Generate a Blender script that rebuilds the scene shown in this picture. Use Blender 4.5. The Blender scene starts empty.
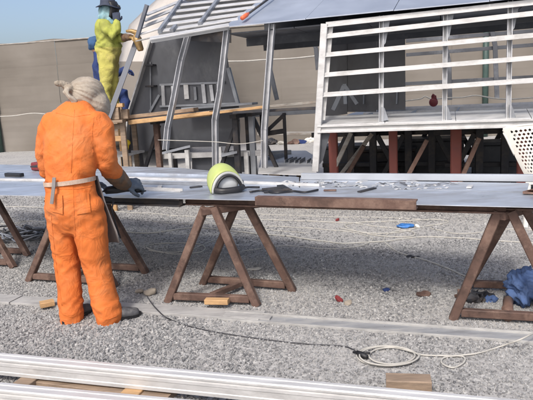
import bpy, bmesh, math, random
import numpy as np
from mathutils import Vector, Matrix, noise

R = math.radians
random.seed(7)
S = bpy.context.scene
COL = S.collection

# ------------------------------------------------------------------ camera
F, CX, CY, CAM_H = 600.0, 266.5, 200.0, 1.5
PITCH, ROLL = R(10.39), R(3.0)
fw = Vector((0, math.cos(PITCH), -math.sin(PITCH)))
up0 = Vector((0, math.sin(PITCH), math.cos(PITCH)))
ex = Vector((1, 0, 0))
cx = ex * math.cos(ROLL) - up0 * math.sin(ROLL)
cu = up0 * math.cos(ROLL) + ex * math.sin(ROLL)
O = Vector((0, 0, CAM_H))
cam = bpy.data.cameras.new('camera')
cam.sensor_width = 36
cam.lens = F / 533 * 36
cam.clip_end = 2000
cam_o = bpy.data.objects.new('camera', cam)
COL.objects.link(cam_o)
M = Matrix((cx, cu, -fw)).transposed().to_4x4()
M.translation = O
cam_o.matrix_world = M
S.camera = cam_o

# ------------------------------------------------------------------ sky, sun, exposure
SUN_EL, SUN_DIR = R(47), Vector((0.30, 0.80, 0)).normalized()     # direction the shadows fall
w = bpy.data.worlds.new('World')
S.world = w
w.use_nodes = True
nt = w.node_tree
bg = nt.nodes['Background']
sky = nt.nodes.new('ShaderNodeTexSky')
sky.sky_type = 'NISHITA'
sky.sun_disc = False
sky.sun_elevation = SUN_EL
sky.sun_rotation = math.atan2(-SUN_DIR.x, -SUN_DIR.y)
sky.air_density = 0.8
sky.dust_density = 4.2
sky.ozone_density = 0.8
nt.links.new(sky.outputs[0], bg.inputs[0])
bg.inputs[1].default_value = 0.15
sun = bpy.data.lights.new('sun', 'SUN')
sun.energy = 1.65
sun.angle = R(9)
sun.color = (1.0, 0.972, 0.925)
sun_o = bpy.data.objects.new('sun', sun)
COL.objects.link(sun_o)
d = Vector((SUN_DIR.x * math.cos(SUN_EL), SUN_DIR.y * math.cos(SUN_EL), -math.sin(SUN_EL)))
sun_o.rotation_euler = d.to_track_quat('-Z', 'Y').to_euler()
sun_o.location = (-5, -8, 12)
S.view_settings.view_transform = 'Standard'
S.view_settings.look = 'None'
S.view_settings.gamma = 1
S.view_settings.exposure = 0.51
S.cycles.use_denoising = True
S.cycles.max_bounces = 6
S.cycles.samples = 64


# ------------------------------------------------------------------ helpers: photo measurements to points of the place
def ray(px, py):
    return fw + cx * ((px - CX) / F) - cu * ((py - CY) / F)


def G(px, py, z=0.0):                       # point on the level z
    r = ray(px, py)
    return O + r * ((z - CAM_H) / r.z)


def P(px, py, y):                           # point at depth y
    r = ray(px, py)
    return O + r * (y / r.y)


HX, HY, HS = 0.74, 6.90, -0.30              # corner of the hull side and its run
HU = Vector((1, HS, 0)).normalized()
HV = Vector((-HS, 1, 0)).normalized()


def SD(px, py, off=0.0):                    # point on the hull side, or on a plane off metres behind it
    r = ray(px, py)
    x0, y0 = HX + HV.x * off, HY + HV.y * off
    t = (y0 - HS * x0) / (r.y - HS * r.x)
    return O + r * t


RS = math.tan(R(20))


def RF(px, py, z0=2.26, slope=RS):          # point on the sloping roof plane
    r = ray(px, py)
    # z = z0 + slope * dot(p - corner, HV)
    c = Vector((HX, HY, 0))
    a = O.z - z0 - slope * (O - c).dot(HV)
    b = r.z - slope * r.dot(HV)
    return O + r * (-a / b)


# ------------------------------------------------------------------ helpers: meshes
def frame(direction, up):
    d = direction.normalized()
    u = Vector(up)
    s = d.cross(u)
    if s.length < 1e-5:
        s = d.cross(Vector((1, 0.2, 0.1)))
    s.normalize()
    return d, s, s.cross(d).normalized()


def bar(bm, a, b, wd, ht, up=(0, 0, 1), c=0.08):
    """rectangular bar with softened edges between two points"""
    a, b = Vector(a), Vector(b)
    d, s, u = frame(b - a, up)
    k = min(wd, ht) * c
    ring = [(-wd / 2 + k, -ht / 2), (wd / 2 - k, -ht / 2), (wd / 2, -ht / 2 + k), (wd / 2, ht / 2 - k),
            (wd / 2 - k, ht / 2), (-wd / 2 + k, ht / 2), (-wd / 2, ht / 2 - k), (-wd / 2, -ht / 2 + k)]
    va = [bm.verts.new(a + s * x + u * y) for x, y in ring]
    vb = [bm.verts.new(b + s * x + u * y) for x, y in ring]
    n = len(ring)
    for i in range(n):
        bm.faces.new((va[i], va[(i + 1) % n], vb[(i + 1) % n], vb[i]))
    bm.faces.new(va[::-1])
    bm.faces.new(vb)


def profile(bm, a, b, pts, up=(0, 0, 1)):
    """extrude a closed outline (side, up) from a to b"""
    a, b = Vector(a), Vector(b)
    d, s, u = frame(b - a, up)
    va = [bm.verts.new(a + s * x + u * y) for x, y in pts]
    vb = [bm.verts.new(b + s * x + u * y) for x, y in pts]
    n = len(pts)
    for i in range(n):
        bm.faces.new((va[i], va[(i + 1) % n], vb[(i + 1) % n], vb[i]))
    bm.faces.new(va[::-1])
    bm.faces.new(vb)


def ell(wd, ht, t):                          # angle section
    return [(0, 0), (wd, 0), (wd, t), (t, t), (t, ht), (0, ht)]


def chan(wd, ht, t):                         # channel section, open to the top
    h = wd / 2
    return [(-h, 0), (h, 0), (h, ht), (h - t, ht), (h - t, t), (-h + t, t), (-h + t, ht), (-h, ht)]


def ibeam(wd, ht, t):
    h = wd / 2
    q = t / 2
    return [(-h, 0), (h, 0), (h, t), (q, t), (q, ht - t), (h, ht - t), (h, ht), (-h, ht), (-h, ht - t), (-q, ht - t), (-q, t), (-h, t)]


def slab(bm, pts, thick, direction=(0, 0, -1)):
    """polygon given thickness"""
    dv = Vector(direction) * thick
    va = [bm.verts.new(p) for p in pts]
    vb = [bm.verts.new(Vector(p) + dv) for p in pts]
    n = len(pts)
    bm.faces.new(va)
    bm.faces.new(vb[::-1])
    for i in range(n):
        bm.faces.new((va[i], vb[i], vb[(i + 1) % n], va[(i + 1) % n]))


def thicken(bm, t):
    """give an open sheet a second side t away and close its edges"""
    bm.normal_update()
    bm.verts.ensure_lookup_table()
    faces = list(bm.faces)
    rim = [(e.verts[0], e.verts[1], e.link_faces[0]) for e in bm.edges if len(e.link_faces) == 1]
    twin = {v: bm.verts.new(v.co - v.normal * t) for v in list(bm.verts) if v.link_faces}
    for f_ in faces:
        bm.faces.new([twin[v] for v in reversed(f_.verts)])
    for a, b, f_ in rim:
        bm.faces.new((a, b, twin[b], twin[a]))


def smooth_path(pts, n=6, closed=False):
    pts = [Vector(p) for p in pts]
    out = []
    m = len(pts)
    for i in range(m - (0 if closed else 1)):
        p0 = pts[(i - 1) % m] if closed or i > 0 else pts[i]
        p1, p2 = pts[i], pts[(i + 1) % m]
        p3 = pts[(i + 2) % m] if closed or i + 2 < m else p2
        for k in range(n):
            t = k / n
            out.append(0.5 * ((2 * p1) + (p2 - p0) * t + (2 * p0 - 5 * p1 + 4 * p2 - p3) * t * t + (3 * p1 - p0 - 3 * p2 + p3) * t ** 3))
    if not closed:
        out.append(pts[-1])
    return out


def tube(bm, pts, r, seg=6, closed_ends=True):
    pts = [Vector(p) for p in pts]
    rings = []
    for i, p in enumerate(pts):
        t = (pts[min(i + 1, len(pts) - 1)] - pts[max(i - 1, 0)])
        if t.length < 1e-9:
            t = Vector((1, 0, 0))
        _, s, u = frame(t, (0.03, 0.02, 1))
        rr = r[i] if isinstance(r, (list, tuple)) else r
        rings.append([bm.verts.new(p + s * (math.cos(2 * math.pi * k / seg) * rr) + u * (math.sin(2 * math.pi * k / seg) * rr)) for k in range(seg)])
    for a, b in zip(rings, rings[1:]):
        for k in range(seg):
            bm.faces.new((a[k], a[(k + 1) % seg], b[(k + 1) % seg], b[k]))
    bm.faces.new(rings[0][::-1])
    bm.faces.new(rings[-1])


def loft(bm, secs, seg=20):
    """closed limb through sections (centre, half width, half depth, side axis); ends rounded"""
    n = len(secs)
    rings = []
    cs = [Vector(s[0]) for s in secs]

    def ring(c, rx, ry, sx, sy):
        return [bm.verts.new(c + sx * (math.cos(2 * math.pi * k / seg) * rx) + sy * (math.sin(2 * math.pi * k / seg) * ry)) for k in range(seg)]
    axes = []
    for i in range(n):
        t = (cs[min(i + 1, n - 1)] - cs[max(i - 1, 0)]).normalized()
        sx = Vector(secs[i][3])
        sx = (sx - t * sx.dot(t)).normalized()
        axes.append((t, sx, t.cross(sx)))
    for e, k in ((0, -1), (n - 1, 1)):
        t, sx, sy = axes[e]
        c, rx, ry = cs[e], secs[e][1], secs[e][2]
        m = min(rx, ry)
        caps = [ring(c + t * (k * m * 0.55 * math.sin(a)), rx * math.cos(a), ry * math.cos(a), sx, sy) for a in (0.5, 1.0, 1.35)]
        if e == 0:
            start = caps[::-1]
        else:
            end = caps
    rings = start + [ring(cs[i], secs[i][1], secs[i][2], axes[i][1], axes[i][2]) for i in range(n)] + end
    for a, b in zip(rings, rings[1:]):
        for k in range(seg):
            bm.faces.new((a[k], a[(k + 1) % seg], b[(k + 1) % seg], b[k]))
    bm.faces.new(rings[0][::-1])
    bm.faces.new(rings[-1])


def ball(bm, c, rx, ry, rz, rot=None, sub=3):
    m = Matrix.Diagonal((rx, ry, rz, 1))
    if rot is not None:
        m = rot.to_4x4() @ m
    bmesh.ops.create_icosphere(bm, subdivisions=sub, radius=1, matrix=Matrix.Translation(Vector(c)) @ m)


def link(name, bm, m, smooth=False, base=None, parent=None):
    bmesh.ops.recalc_face_normals(bm, faces=bm.faces)
    if base is not None:
        bmesh.ops.translate(bm, verts=bm.verts, vec=-Vector(base))
    me = bpy.data.meshes.new(name)
    bm.to_mesh(me)
    bm.free()
    for x in (m if isinstance(m, (list, tuple)) else [m]):
        me.materials.append(x)
    if smooth:
        me.polygons.foreach_set('use_smooth', [True] * len(me.polygons))
    o = bpy.data.objects.new(name, me)
    COL.objects.link(o)
    if parent is not None:
        o.parent = parent
    elif base is not None:
        o.location = base
    return o


def tag(o, label, cat, group=None):
    o['label'] = label
    o['category'] = cat
    if group:
        o['group'] = group
    return o


def thing(name, loc, label, cat, group=None):
    o = bpy.data.objects.new(name, None)
    o.empty_display_size = 0.1
    COL.objects.link(o)
    o.location = loc
    return tag(o, label, cat, group)


def base_of(o):
    b = Vector((0, 0, 0))
    while o is not None:
        b += o.location
        o = o.parent
    return b


def part(t, name, fill, m, smooth=False, label=None):
    """a child mesh; fill(bm) works in the coordinates of the place"""
    bm = bmesh.new()
    fill(bm)
    o = link(name, bm, m, smooth, base=base_of(t), parent=t)
    if label:
        o['label'] = label
    return o


def single(name, fill, m, label, cat, group=None, smooth=False, base=None):
    bm = bmesh.new()
    fill(bm)
    if base is None:
        xs = [v.co for v in bm.verts]
        base = Vector((sum(v.x for v in xs) / len(xs), sum(v.y for v in xs) / len(xs), min(v.z for v in xs)))
    o = link(name, bm, m, smooth, base=base)
    return tag(o, label, cat, group)


def copy_tree(o, parent=None):
    c = o.copy()
    COL.objects.link(c)
    if parent is not None:
        c.parent = parent
    for ch in list(o.children):
        copy_tree(ch, c)
    return c


def remeshed(fill, voxel, smooth_n=6):
    """one continuous skin over overlapping limbs; returns a bmesh"""
    bm = bmesh.new()
    fill(bm)
    bmesh.ops.recalc_face_normals(bm, faces=bm.faces)
    me = bpy.data.meshes.new('limbs')
    bm.to_mesh(me)
    bm.free()
    o = bpy.data.objects.new('limbs', me)
    COL.objects.link(o)
    md = o.modifiers.new('r', 'REMESH')
    md.mode = 'VOXEL'
    md.voxel_size = voxel
    sm = o.modifiers.new('s', 'SMOOTH')
    sm.factor = 0.5
    sm.iterations = smooth_n
    bpy.context.view_layer.update()
    ev = o.evaluated_get(bpy.context.evaluated_depsgraph_get())
    m2 = ev.to_mesh()
    out = bmesh.new()
    out.from_mesh(m2)
    ev.to_mesh_clear()
    bpy.data.objects.remove(o)
    bpy.data.meshes.remove(me)
    return out


def folds(bm, amp, scale=(1, 1, 1), freq=9.0, where=None, seed=0.0):
    bm.normal_update()
    sx, sy, sz = scale
    mv = []
    for v in bm.verts:
        k = 1.0 if where is None else where(v.co)
        if k:
            q = Vector((v.co.x * sx, v.co.y * sy, v.co.z * sz)) * freq + Vector((seed, seed * 2, seed * 3))
            n1 = 1 - abs(noise.noise(q)) * 2.2
            n2 = noise.noise(q * 2.3 + Vector((7, 1, 3)))
            mv.append((v, v.normal * (amp * k * (n1 * 0.75 + n2 * 0.45 - 0.3))))
    for v, dv in mv:
        v.co += dv


# ------------------------------------------------------------------ materials
def nodes(name):
    m = bpy.data.materials.new(name)
    m.use_nodes = True
    t = m.node_tree
    return m, t, t.nodes['Principled BSDF']


def ramp(t, src, stops):
    r = t.nodes.new('ShaderNodeValToRGB')
    el = r.color_ramp.elements
    while len(el) < len(stops):
        el.new(0.5)
    for e, (p, c) in zip(el, stops):
        e.position = p
        e.color = (*c, 1) if len(c) == 3 else c
    t.links.new(src, r.inputs[0])
    return r.outputs[0]


def mat(name, col, rough=0.6, metal=0.0, var=0.18, scale=6.0, bump=0.15, bscale=70.0, col2=None, amount=0.5,
        stretch=(1, 1, 1), crease=0.0, spec=0.5, dist=0.004):
    """colour broken by large and fine noise, stains of col2, fine relief, a roughness that varies"""
    m, t, b = nodes(name)
    N, L = t.nodes, t.links
    tc = N.new('ShaderNodeTexCoord')
    mp = N.new('ShaderNodeMapping')
    mp.inputs['Scale'].default_value = stretch
    L.new(tc.outputs['Object'], mp.inputs[0])
    n1 = N.new('ShaderNodeTexNoise')
    n1.inputs['Scale'].default_value = scale
    n1.inputs['Detail'].default_value = 8
    n1.inputs['Roughness'].default_value = 0.62
    L.new(mp.outputs[0], n1.inputs['Vector'])
    lo = tuple(max(0, c * (1 - var * 1.6)) for c in col)
    hi = tuple(min(1, c * (1 + var)) for c in col)
    c = ramp(t, n1.outputs['Fac'], [(0.28, lo), (0.5, col), (0.72, hi)])
    if col2 is not None:
        n2 = N.new('ShaderNodeTexNoise')
        n2.inputs['Scale'].default_value = scale * 0.7
        n2.inputs['Detail'].default_value = 10
        n2.inputs['Roughness'].default_value = 0.7
        L.new(mp.outputs[0], n2.inputs['Vector'])
        f = ramp(t, n2.outputs['Fac'], [(0.62 - amount * 0.3, (0, 0, 0)), (0.74 - amount * 0.2, (1, 1, 1))])
        mx = N.new('ShaderNodeMix')
        mx.data_type = 'RGBA'
        L.new(f, mx.inputs[0])
        L.new(c, mx.inputs[6])
        mx.inputs[7].default_value = (*col2, 1)
        c = mx.outputs[2]
    L.new(c, b.inputs['Base Color'])
    b.inputs['Metallic'].default_value = metal
    b.inputs['Specular IOR Level'].default_value = spec
    n3 = N.new('ShaderNodeTexNoise')
    n3.inputs['Scale'].default_value = bscale
    n3.inputs['Detail'].default_value = 6
    L.new(mp.outputs[0], n3.inputs['Vector'])
    rr = ramp(t, n1.outputs['Fac'], [(0.3, (max(0.05, rough - 0.14),) * 3), (0.7, (min(1, rough + 0.14),) * 3)])
    L.new(rr, b.inputs['Roughness'])
    if bump:
        bp = N.new('ShaderNodeBump')
        bp.inputs['Strength'].default_value = bump
        bp.inputs['Distance'].default_value = dist
        L.new(n3.outputs['Fac'], bp.inputs['Height'])
        L.new(bp.outputs[0], b.inputs['Normal'])
        if crease:
            n4 = N.new('ShaderNodeTexNoise')
            n4.inputs['Scale'].default_value = crease
            n4.inputs['Detail'].default_value = 3
            n4.inputs['Distortion'].default_value = 1.2
            L.new(mp.outputs[0], n4.inputs['Vector'])
            rg = ramp(t, n4.outputs['Fac'], [(0.3, (0.25,) * 3), (0.5, (1, 1, 1)), (0.7, (0.25,) * 3)])
            b2 = N.new('ShaderNodeBump')
            b2.inputs['Strength'].default_value = 0.22
            b2.inputs['Distance'].default_value = 0.22 / crease
            L.new(rg, b2.inputs['Height'])
            L.new(b2.outputs[0], bp.inputs['Normal'])
    return m


ALU = mat('aluminium sheet', (0.61, 0.655, 0.72), 0.40, 0.7, 0.14, 2.5, 0.08, 30, (0.46, 0.475, 0.50), 0.5, (1, 3, 1))
ALU_W = mat('mill aluminium extrusion', (0.56, 0.56, 0.555), 0.5, 0.25, 0.12, 5.0, 0.08, 60, (0.43, 0.425, 0.415), 0.4, (1, 3, 3))
ALU_WARM = mat('weathered pale aluminium', (0.60, 0.595, 0.585), 0.5, 0.25, 0.10, 3.0, 0.10, 30, (0.46, 0.455, 0.445), 0.35, (0.6, 5, 5))
TUBE = mat('grey tube', (0.36, 0.385, 0.42), 0.5, 0.2, 0.10, 3.0, 0.06, 40)
ALU_R = mat('rib aluminium', (0.50, 0.51, 0.53), 0.5, 0.4, 0.15, 6.0, 0.1, 60, (0.38, 0.39, 0.41), 0.45)
ALU_G = mat('grey aluminium plate', (0.30, 0.32, 0.35), 0.5, 0.35, 0.18, 2.5, 0.08, 30, (0.20, 0.21, 0.23), 0.5)
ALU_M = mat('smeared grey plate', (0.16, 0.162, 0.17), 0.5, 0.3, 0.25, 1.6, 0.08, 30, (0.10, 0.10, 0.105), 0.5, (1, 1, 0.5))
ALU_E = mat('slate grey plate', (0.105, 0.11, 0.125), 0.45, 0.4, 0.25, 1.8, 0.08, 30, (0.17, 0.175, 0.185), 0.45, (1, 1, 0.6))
STEMB = mat('grey stem bar', (0.115, 0.125, 0.15), 0.6, 0.1, 0.2, 4, 0.1, 40)
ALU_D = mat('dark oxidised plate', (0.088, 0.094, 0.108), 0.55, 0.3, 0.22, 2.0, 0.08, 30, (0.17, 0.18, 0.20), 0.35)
ROOF_M = mat('bluish roof sheet', (0.35, 0.39, 0.46), 0.45, 0.4, 0.10, 1.4, 0.05, 12, (0.30, 0.335, 0.40), 0.45)
RUST = mat('rusty painted steel', (0.105, 0.062, 0.048), 0.72, 0.1, 0.35, 9.0, 0.35, 90, (0.20, 0.13, 0.10), 0.45)
RUST_L = mat('rusty steel pipe', (0.17, 0.10, 0.075), 0.75, 0.05, 0.3, 9.0, 0.35, 90, (0.24, 0.18, 0.14), 0.4)
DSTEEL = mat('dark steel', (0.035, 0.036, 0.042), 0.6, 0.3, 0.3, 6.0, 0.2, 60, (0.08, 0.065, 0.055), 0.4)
REDP = mat('red primer', (0.185, 0.05, 0.04), 0.65, 0.0, 0.2, 6.0, 0.15, 60, (0.18, 0.055, 0.04), 0.5)
WOOD = mat('fresh timber', (0.50, 0.31, 0.15), 0.75, 0, 0.22, 4.0, 0.3, 40, (0.36, 0.22, 0.11), 0.45, (1, 6, 6))
WOOD_G = mat('weathered timber', (0.30, 0.22, 0.155), 0.8, 0, 0.25, 4.0, 0.35, 40, (0.20, 0.15, 0.11), 0.5, (1, 6, 6))
WOOD_P = mat('grey scaffold board', (0.33, 0.31, 0.28), 0.8, 0, 0.22, 4.0, 0.35, 40, (0.24, 0.2, 0.165), 0.5, (1, 6, 6))
ORANGE = mat('orange coverall cloth', (0.62, 0.155, 0.028), 0.88, 0, 0.12, 4.0, 0.25, 420, (0.60, 0.195, 0.06), 0.5, crease=7, dist=0.0006)
YELLOW = mat('lime work shirt', (0.34, 0.36, 0.07), 0.85, 0, 0.16, 5.0, 0.25, 220, (0.24, 0.24, 0.07), 0.45, crease=8, dist=0.003)
YELLOW_T = mat('yellow work trousers', (0.44, 0.405, 0.10), 0.85, 0, 0.16, 5.0, 0.25, 220, (0.30, 0.25, 0.085), 0.45, crease=8, dist=0.003)
BLUE = mat('blue work clothes', (0.016, 0.034, 0.125), 0.8, 0, 0.25, 6.0, 0.2, 200, crease=8)
BLUE_L = mat('blue crumpled cloth', (0.065, 0.115, 0.25), 0.85, 0, 0.25, 9.0, 0.3, 160, (0.035, 0.06, 0.14), 0.4, crease=22)
CYAN = mat('pale cyan scarf', (0.23, 0.37, 0.40), 0.85, 0, 0.2, 14.0, 0.3, 200, (0.10, 0.23, 0.29), 0.5, crease=20)
CLOTH = mat('sun bleached head cloth', (0.345, 0.30, 0.245), 0.9, 0, 0.16, 10.0, 0.35, 300, (0.26, 0.215, 0.165), 0.45, crease=18, dist=0.001)
SKIN = mat('skin', (0.22, 0.12, 0.075), 0.5, 0, 0.1, 20, 0.1, 200)
LEATHER = mat('brown leather glove', (0.155, 0.085, 0.045), 0.7, 0, 0.3, 14, 0.4, 120, (0.10, 0.075, 0.055), 0.5)
GLOVE = mat('blue grey rubber glove', (0.065, 0.085, 0.115), 0.6, 0, 0.3, 16, 0.3, 120, (0.13, 0.15, 0.17), 0.4)
APRON = mat('grey leather apron', (0.20, 0.185, 0.18), 0.75, 0, 0.2, 10, 0.3, 100)
STRAP = mat('dirty white strap', (0.48, 0.36, 0.28), 0.8, 0, 0.2, 20, 0.3, 200)
SHOE = mat('dusty dark shoe', (0.075, 0.075, 0.08), 0.65, 0, 0.3, 12, 0.3, 120, (0.17, 0.165, 0.16), 0.5)
BLACK = mat('black rubber', (0.016, 0.016, 0.018), 0.5, 0, 0.3, 10, 0.1, 100)
NAVY = mat('navy hat felt', (0.035, 0.045, 0.075), 0.8, 0, 0.2, 10, 0.2, 200)
LIME = mat('lime helmet shell', (0.42, 0.49, 0.16), 0.45, 0, 0.08, 6, 0.05, 60, (0.38, 0.42, 0.20), 0.4)
TRIM = mat('grey helmet trim', (0.42, 0.43, 0.42), 0.5, 0, 0.12, 8, 0.1, 60)
LENS = mat('pale visor lining', (0.52, 0.54, 0.55), 0.35, 0, 0.1, 8, 0.05, 60)
ROPE = mat('off white hose', (0.44, 0.425, 0.385), 0.7, 0, 0.12, 12, 0.2, 200)
CABLE = mat('dark cable', (0.045, 0.045, 0.05), 0.6, 0, 0.2, 12, 0.1, 200)
PLASTIC = mat('white moulded plastic', (0.70, 0.685, 0.63), 0.45, 0, 0.06, 8, 0.04, 60, (0.6, 0.58, 0.52), 0.25)
BEIGE = mat('pale beige tarpaulin', (0.44, 0.41, 0.375), 0.85, 0, 0.08, 4, 0.2, 80)
GREENP = mat('green painted post', (0.045, 0.08, 0.07), 0.6, 0.1, 0.2, 6, 0.1, 60)
YTOOL = mat('yellow tool plastic', (0.75, 0.55, 0.03), 0.45, 0, 0.1, 8, 0.05, 60)
REDT = mat('red plastic', (0.19, 0.028, 0.03), 0.5, 0, 0.2, 8, 0.05, 60)
BRASS = mat('dull brass', (0.34, 0.22, 0.09), 0.5, 0.4, 0.2, 14, 0.2, 100)
BLUEBAG = mat('blue foil packet', (0.05, 0.18, 0.48), 0.35, 0.1, 0.25, 14, 0.3, 60)
CONC = mat('dusty concrete strip', (0.36, 0.355, 0.345), 0.85, 0, 0.15, 5, 0.3, 60, (0.27, 0.265, 0.26), 0.45, (1, 3, 3))
CHAN = mat('dusty steel channel', (0.30, 0.31, 0.325), 0.6, 0.2, 0.18, 5, 0.2, 60, (0.40, 0.395, 0.385), 0.5, (1, 4, 4))
LIP = mat('bright channel lip', (0.42, 0.415, 0.40), 0.6, 0.2, 0.16, 5, 0.2, 60, (0.32, 0.315, 0.305), 0.5, (1, 4, 4))
ROCK = mat('grey brown stone', (0.30, 0.26, 0.21), 0.85, 0, 0.2, 9, 0.4, 40)


def net_material():
    m, t, b = nodes('brown shade net')
    N, L = t.nodes, t.links
    tc = N.new('ShaderNodeTexCoord')
    n1 = N.new('ShaderNodeTexNoise')
    n1.inputs['Scale'].default_value = 0.55
    n1.inputs['Detail'].default_value = 7
    L.new(tc.outputs['Object'], n1.inputs['Vector'])
    mp = N.new('ShaderNodeMapping')
    mp.inputs['Scale'].default_value = (0.35, 0.35, 4)
    L.new(tc.outputs['Object'], mp.inputs[0])
    n2 = N.new('ShaderNodeTexNoise')
    n2.inputs['Scale'].default_value = 2.0
    n2.inputs['Detail'].default_value = 8
    L.new(mp.outputs[0], n2.inputs['Vector'])
    mx = N.new('ShaderNodeMix')
    mx.data_type = 'FLOAT'
    mx.inputs[0].default_value = 0.15
    L.new(n1.outputs['Fac'], mx.inputs[2])
    L.new(n2.outputs['Fac'], mx.inputs[3])
    c = ramp(t, mx.outputs[0], [(0.3, (0.145, 0.128, 0.108)), (0.5, (0.185, 0.166, 0.143)), (0.72, (0.23, 0.21, 0.186))])
    L.new(c, b.inputs['Base Color'])
    b.inputs['Roughness'].default_value = 0.9
    bp = N.new('ShaderNodeBump')
    bp.inputs['Strength'].default_value = 0.4
    bp.inputs['Distance'].default_value = 0.06
    L.new(mx.outputs[0], bp.inputs['Height'])
    L.new(bp.outputs[0], b.inputs['Normal'])
    return m


NET = net_material()


def ground_material():
    m, t, b = nodes('dusty gravel ground')
    N, L = t.nodes, t.links
    tc = N.new('ShaderNodeTexCoord')
    v = N.new('ShaderNodeTexVoronoi')
    v.inputs['Scale'].default_value = 46
    v.inputs['Randomness'].default_value = 1
    L.new(tc.outputs['Object'], v.inputs['Vector'])
    v2 = N.new('ShaderNodeTexVoronoi')
    v2.inputs['Scale'].default_value = 110
    L.new(tc.outputs['Object'], v2.inputs['Vector'])
    big = N.new('ShaderNodeTexNoise')
    big.inputs['Scale'].default_value = 0.9
    big.inputs['Detail'].default_value = 8
    big.inputs['Roughness'].default_value = 0.65
    L.new(tc.outputs['Object'], big.inputs['Vector'])
    sep = N.new('ShaderNodeSeparateColor')
    L.new(v.outputs['Color'], sep.inputs[0])
    stone = ramp(t, sep.outputs[0], [(0.0, (0.15, 0.15, 0.15)), (0.45, (0.30, 0.297, 0.29)), (0.85, (0.40, 0.393, 0.38)), (1.0, (0.54, 0.53, 0.505))])
    dust = ramp(t, v2.outputs['Distance'], [(0.1, (0.47, 0.458, 0.435)), (0.6, (0.37, 0.36, 0.345))])
    fac = ramp(t, big.outputs['Fac'], [(0.38, (0.12,) * 3), (0.6, (0.8,) * 3)])
    mx = N.new('ShaderNodeMix')
    mx.data_type = 'RGBA'
    L.new(fac, mx.inputs[0])
    L.new(stone, mx.inputs[6])
    L.new(dust, mx.inputs[7])
    L.new(mx.outputs[2], b.inputs['Base Color'])
    b.inputs['Roughness'].default_value = 0.95
    b.inputs['Specular IOR Level'].default_value = 0.2
    bp = N.new('ShaderNodeBump')
    bp.inputs['Strength'].default_value = 0.4
    bp.inputs['Distance'].default_value = 0.008
    bp.invert = True
    L.new(v.outputs['Distance'], bp.inputs['Height'])
    L.new(bp.outputs[0], b.inputs['Normal'])
    return m


def stone_material(name, dusty):
    m, t, b = nodes(name)
    N, L = t.nodes, t.links
    oi = N.new('ShaderNodeObjectInfo')
    big = N.new('ShaderNodeTexNoise')
    big.inputs['Scale'].default_value = 0.9
    big.inputs['Detail'].default_value = 8
    big.inputs['Roughness'].default_value = 0.65
    L.new(oi.outputs['Location'], big.inputs['Vector'])
    fac = ramp(t, big.outputs['Fac'], [(0.40, (0.1 * dusty,) * 3), (0.62, (0.62 * dusty,) * 3)])
    c0 = ramp(t, oi.outputs['Random'], [(0.0, (0.07, 0.072, 0.078)), (0.25, (0.165, 0.167, 0.17)), (0.6, (0.278, 0.279, 0.278)), (0.92, (0.395, 0.392, 0.385)), (1.0, (0.54, 0.53, 0.51))])
    dm = N.new('ShaderNodeMix')
    dm.data_type = 'RGBA'
    L.new(fac, dm.inputs[0])
    L.new(c0, dm.inputs[6])
    dm.inputs[7].default_value = (0.352, 0.352, 0.350, 1)
    c = dm.outputs[2]
    tc = N.new('ShaderNodeTexCoord')
    n = N.new('ShaderNodeTexNoise')
    n.inputs['Scale'].default_value = 1.7
    n.inputs['Detail'].default_value = 5
    L.new(tc.outputs['Object'], n.inputs['Vector'])
    f = ramp(t, n.outputs['Fac'], [(0.35, (0.75,) * 3), (0.65, (1.12,) * 3)])
    mx = N.new('ShaderNodeMix')
    mx.data_type = 'RGBA'
    mx.blend_type = 'MULTIPLY'
    mx.inputs[0].default_value = 1
    L.new(c, mx.inputs[6])
    L.new(f, mx.inputs[7])
    L.new(mx.outputs[2], b.inputs['Base Color'])
    b.inputs['Roughness'].default_value = 0.9
    b.inputs['Specular IOR Level'].default_value = 0.25
    return m


GROUND, STONE, STONE_D = ground_material(), stone_material('crushed stone', 1.0), stone_material('coarse dark stone', 0.3)

# ================================================================== THE SETTING
bm = bmesh.new()
L_ = 400
nx = 60
# one sheet to the horizon, finer and gently uneven near by
xs = [-L_, -120, -50, -25] + [-14 + i * 0.7 for i in range(41)] + [25, 50, 120, L_]
ys = [-60, -20, -5] + [-1 + i * 0.6 for i in range(40)] + [30, 50, 120, L_]
grid = [[bm.verts.new((x, y, 0.03 * noise.noise(Vector((x * 0.5, y * 0.5, 3))) * (1 if abs(x) < 14 and 9 < y < 23 else 0))) for x in xs] for y in ys]
for a, b in zip(grid, grid[1:]):
    for i in range(len(xs) - 1):
        bm.faces.new((a[i], a[i + 1], b[i + 1], b[i]))
g = link('ground', bm, GROUND)
g['kind'] = 'structure'


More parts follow.
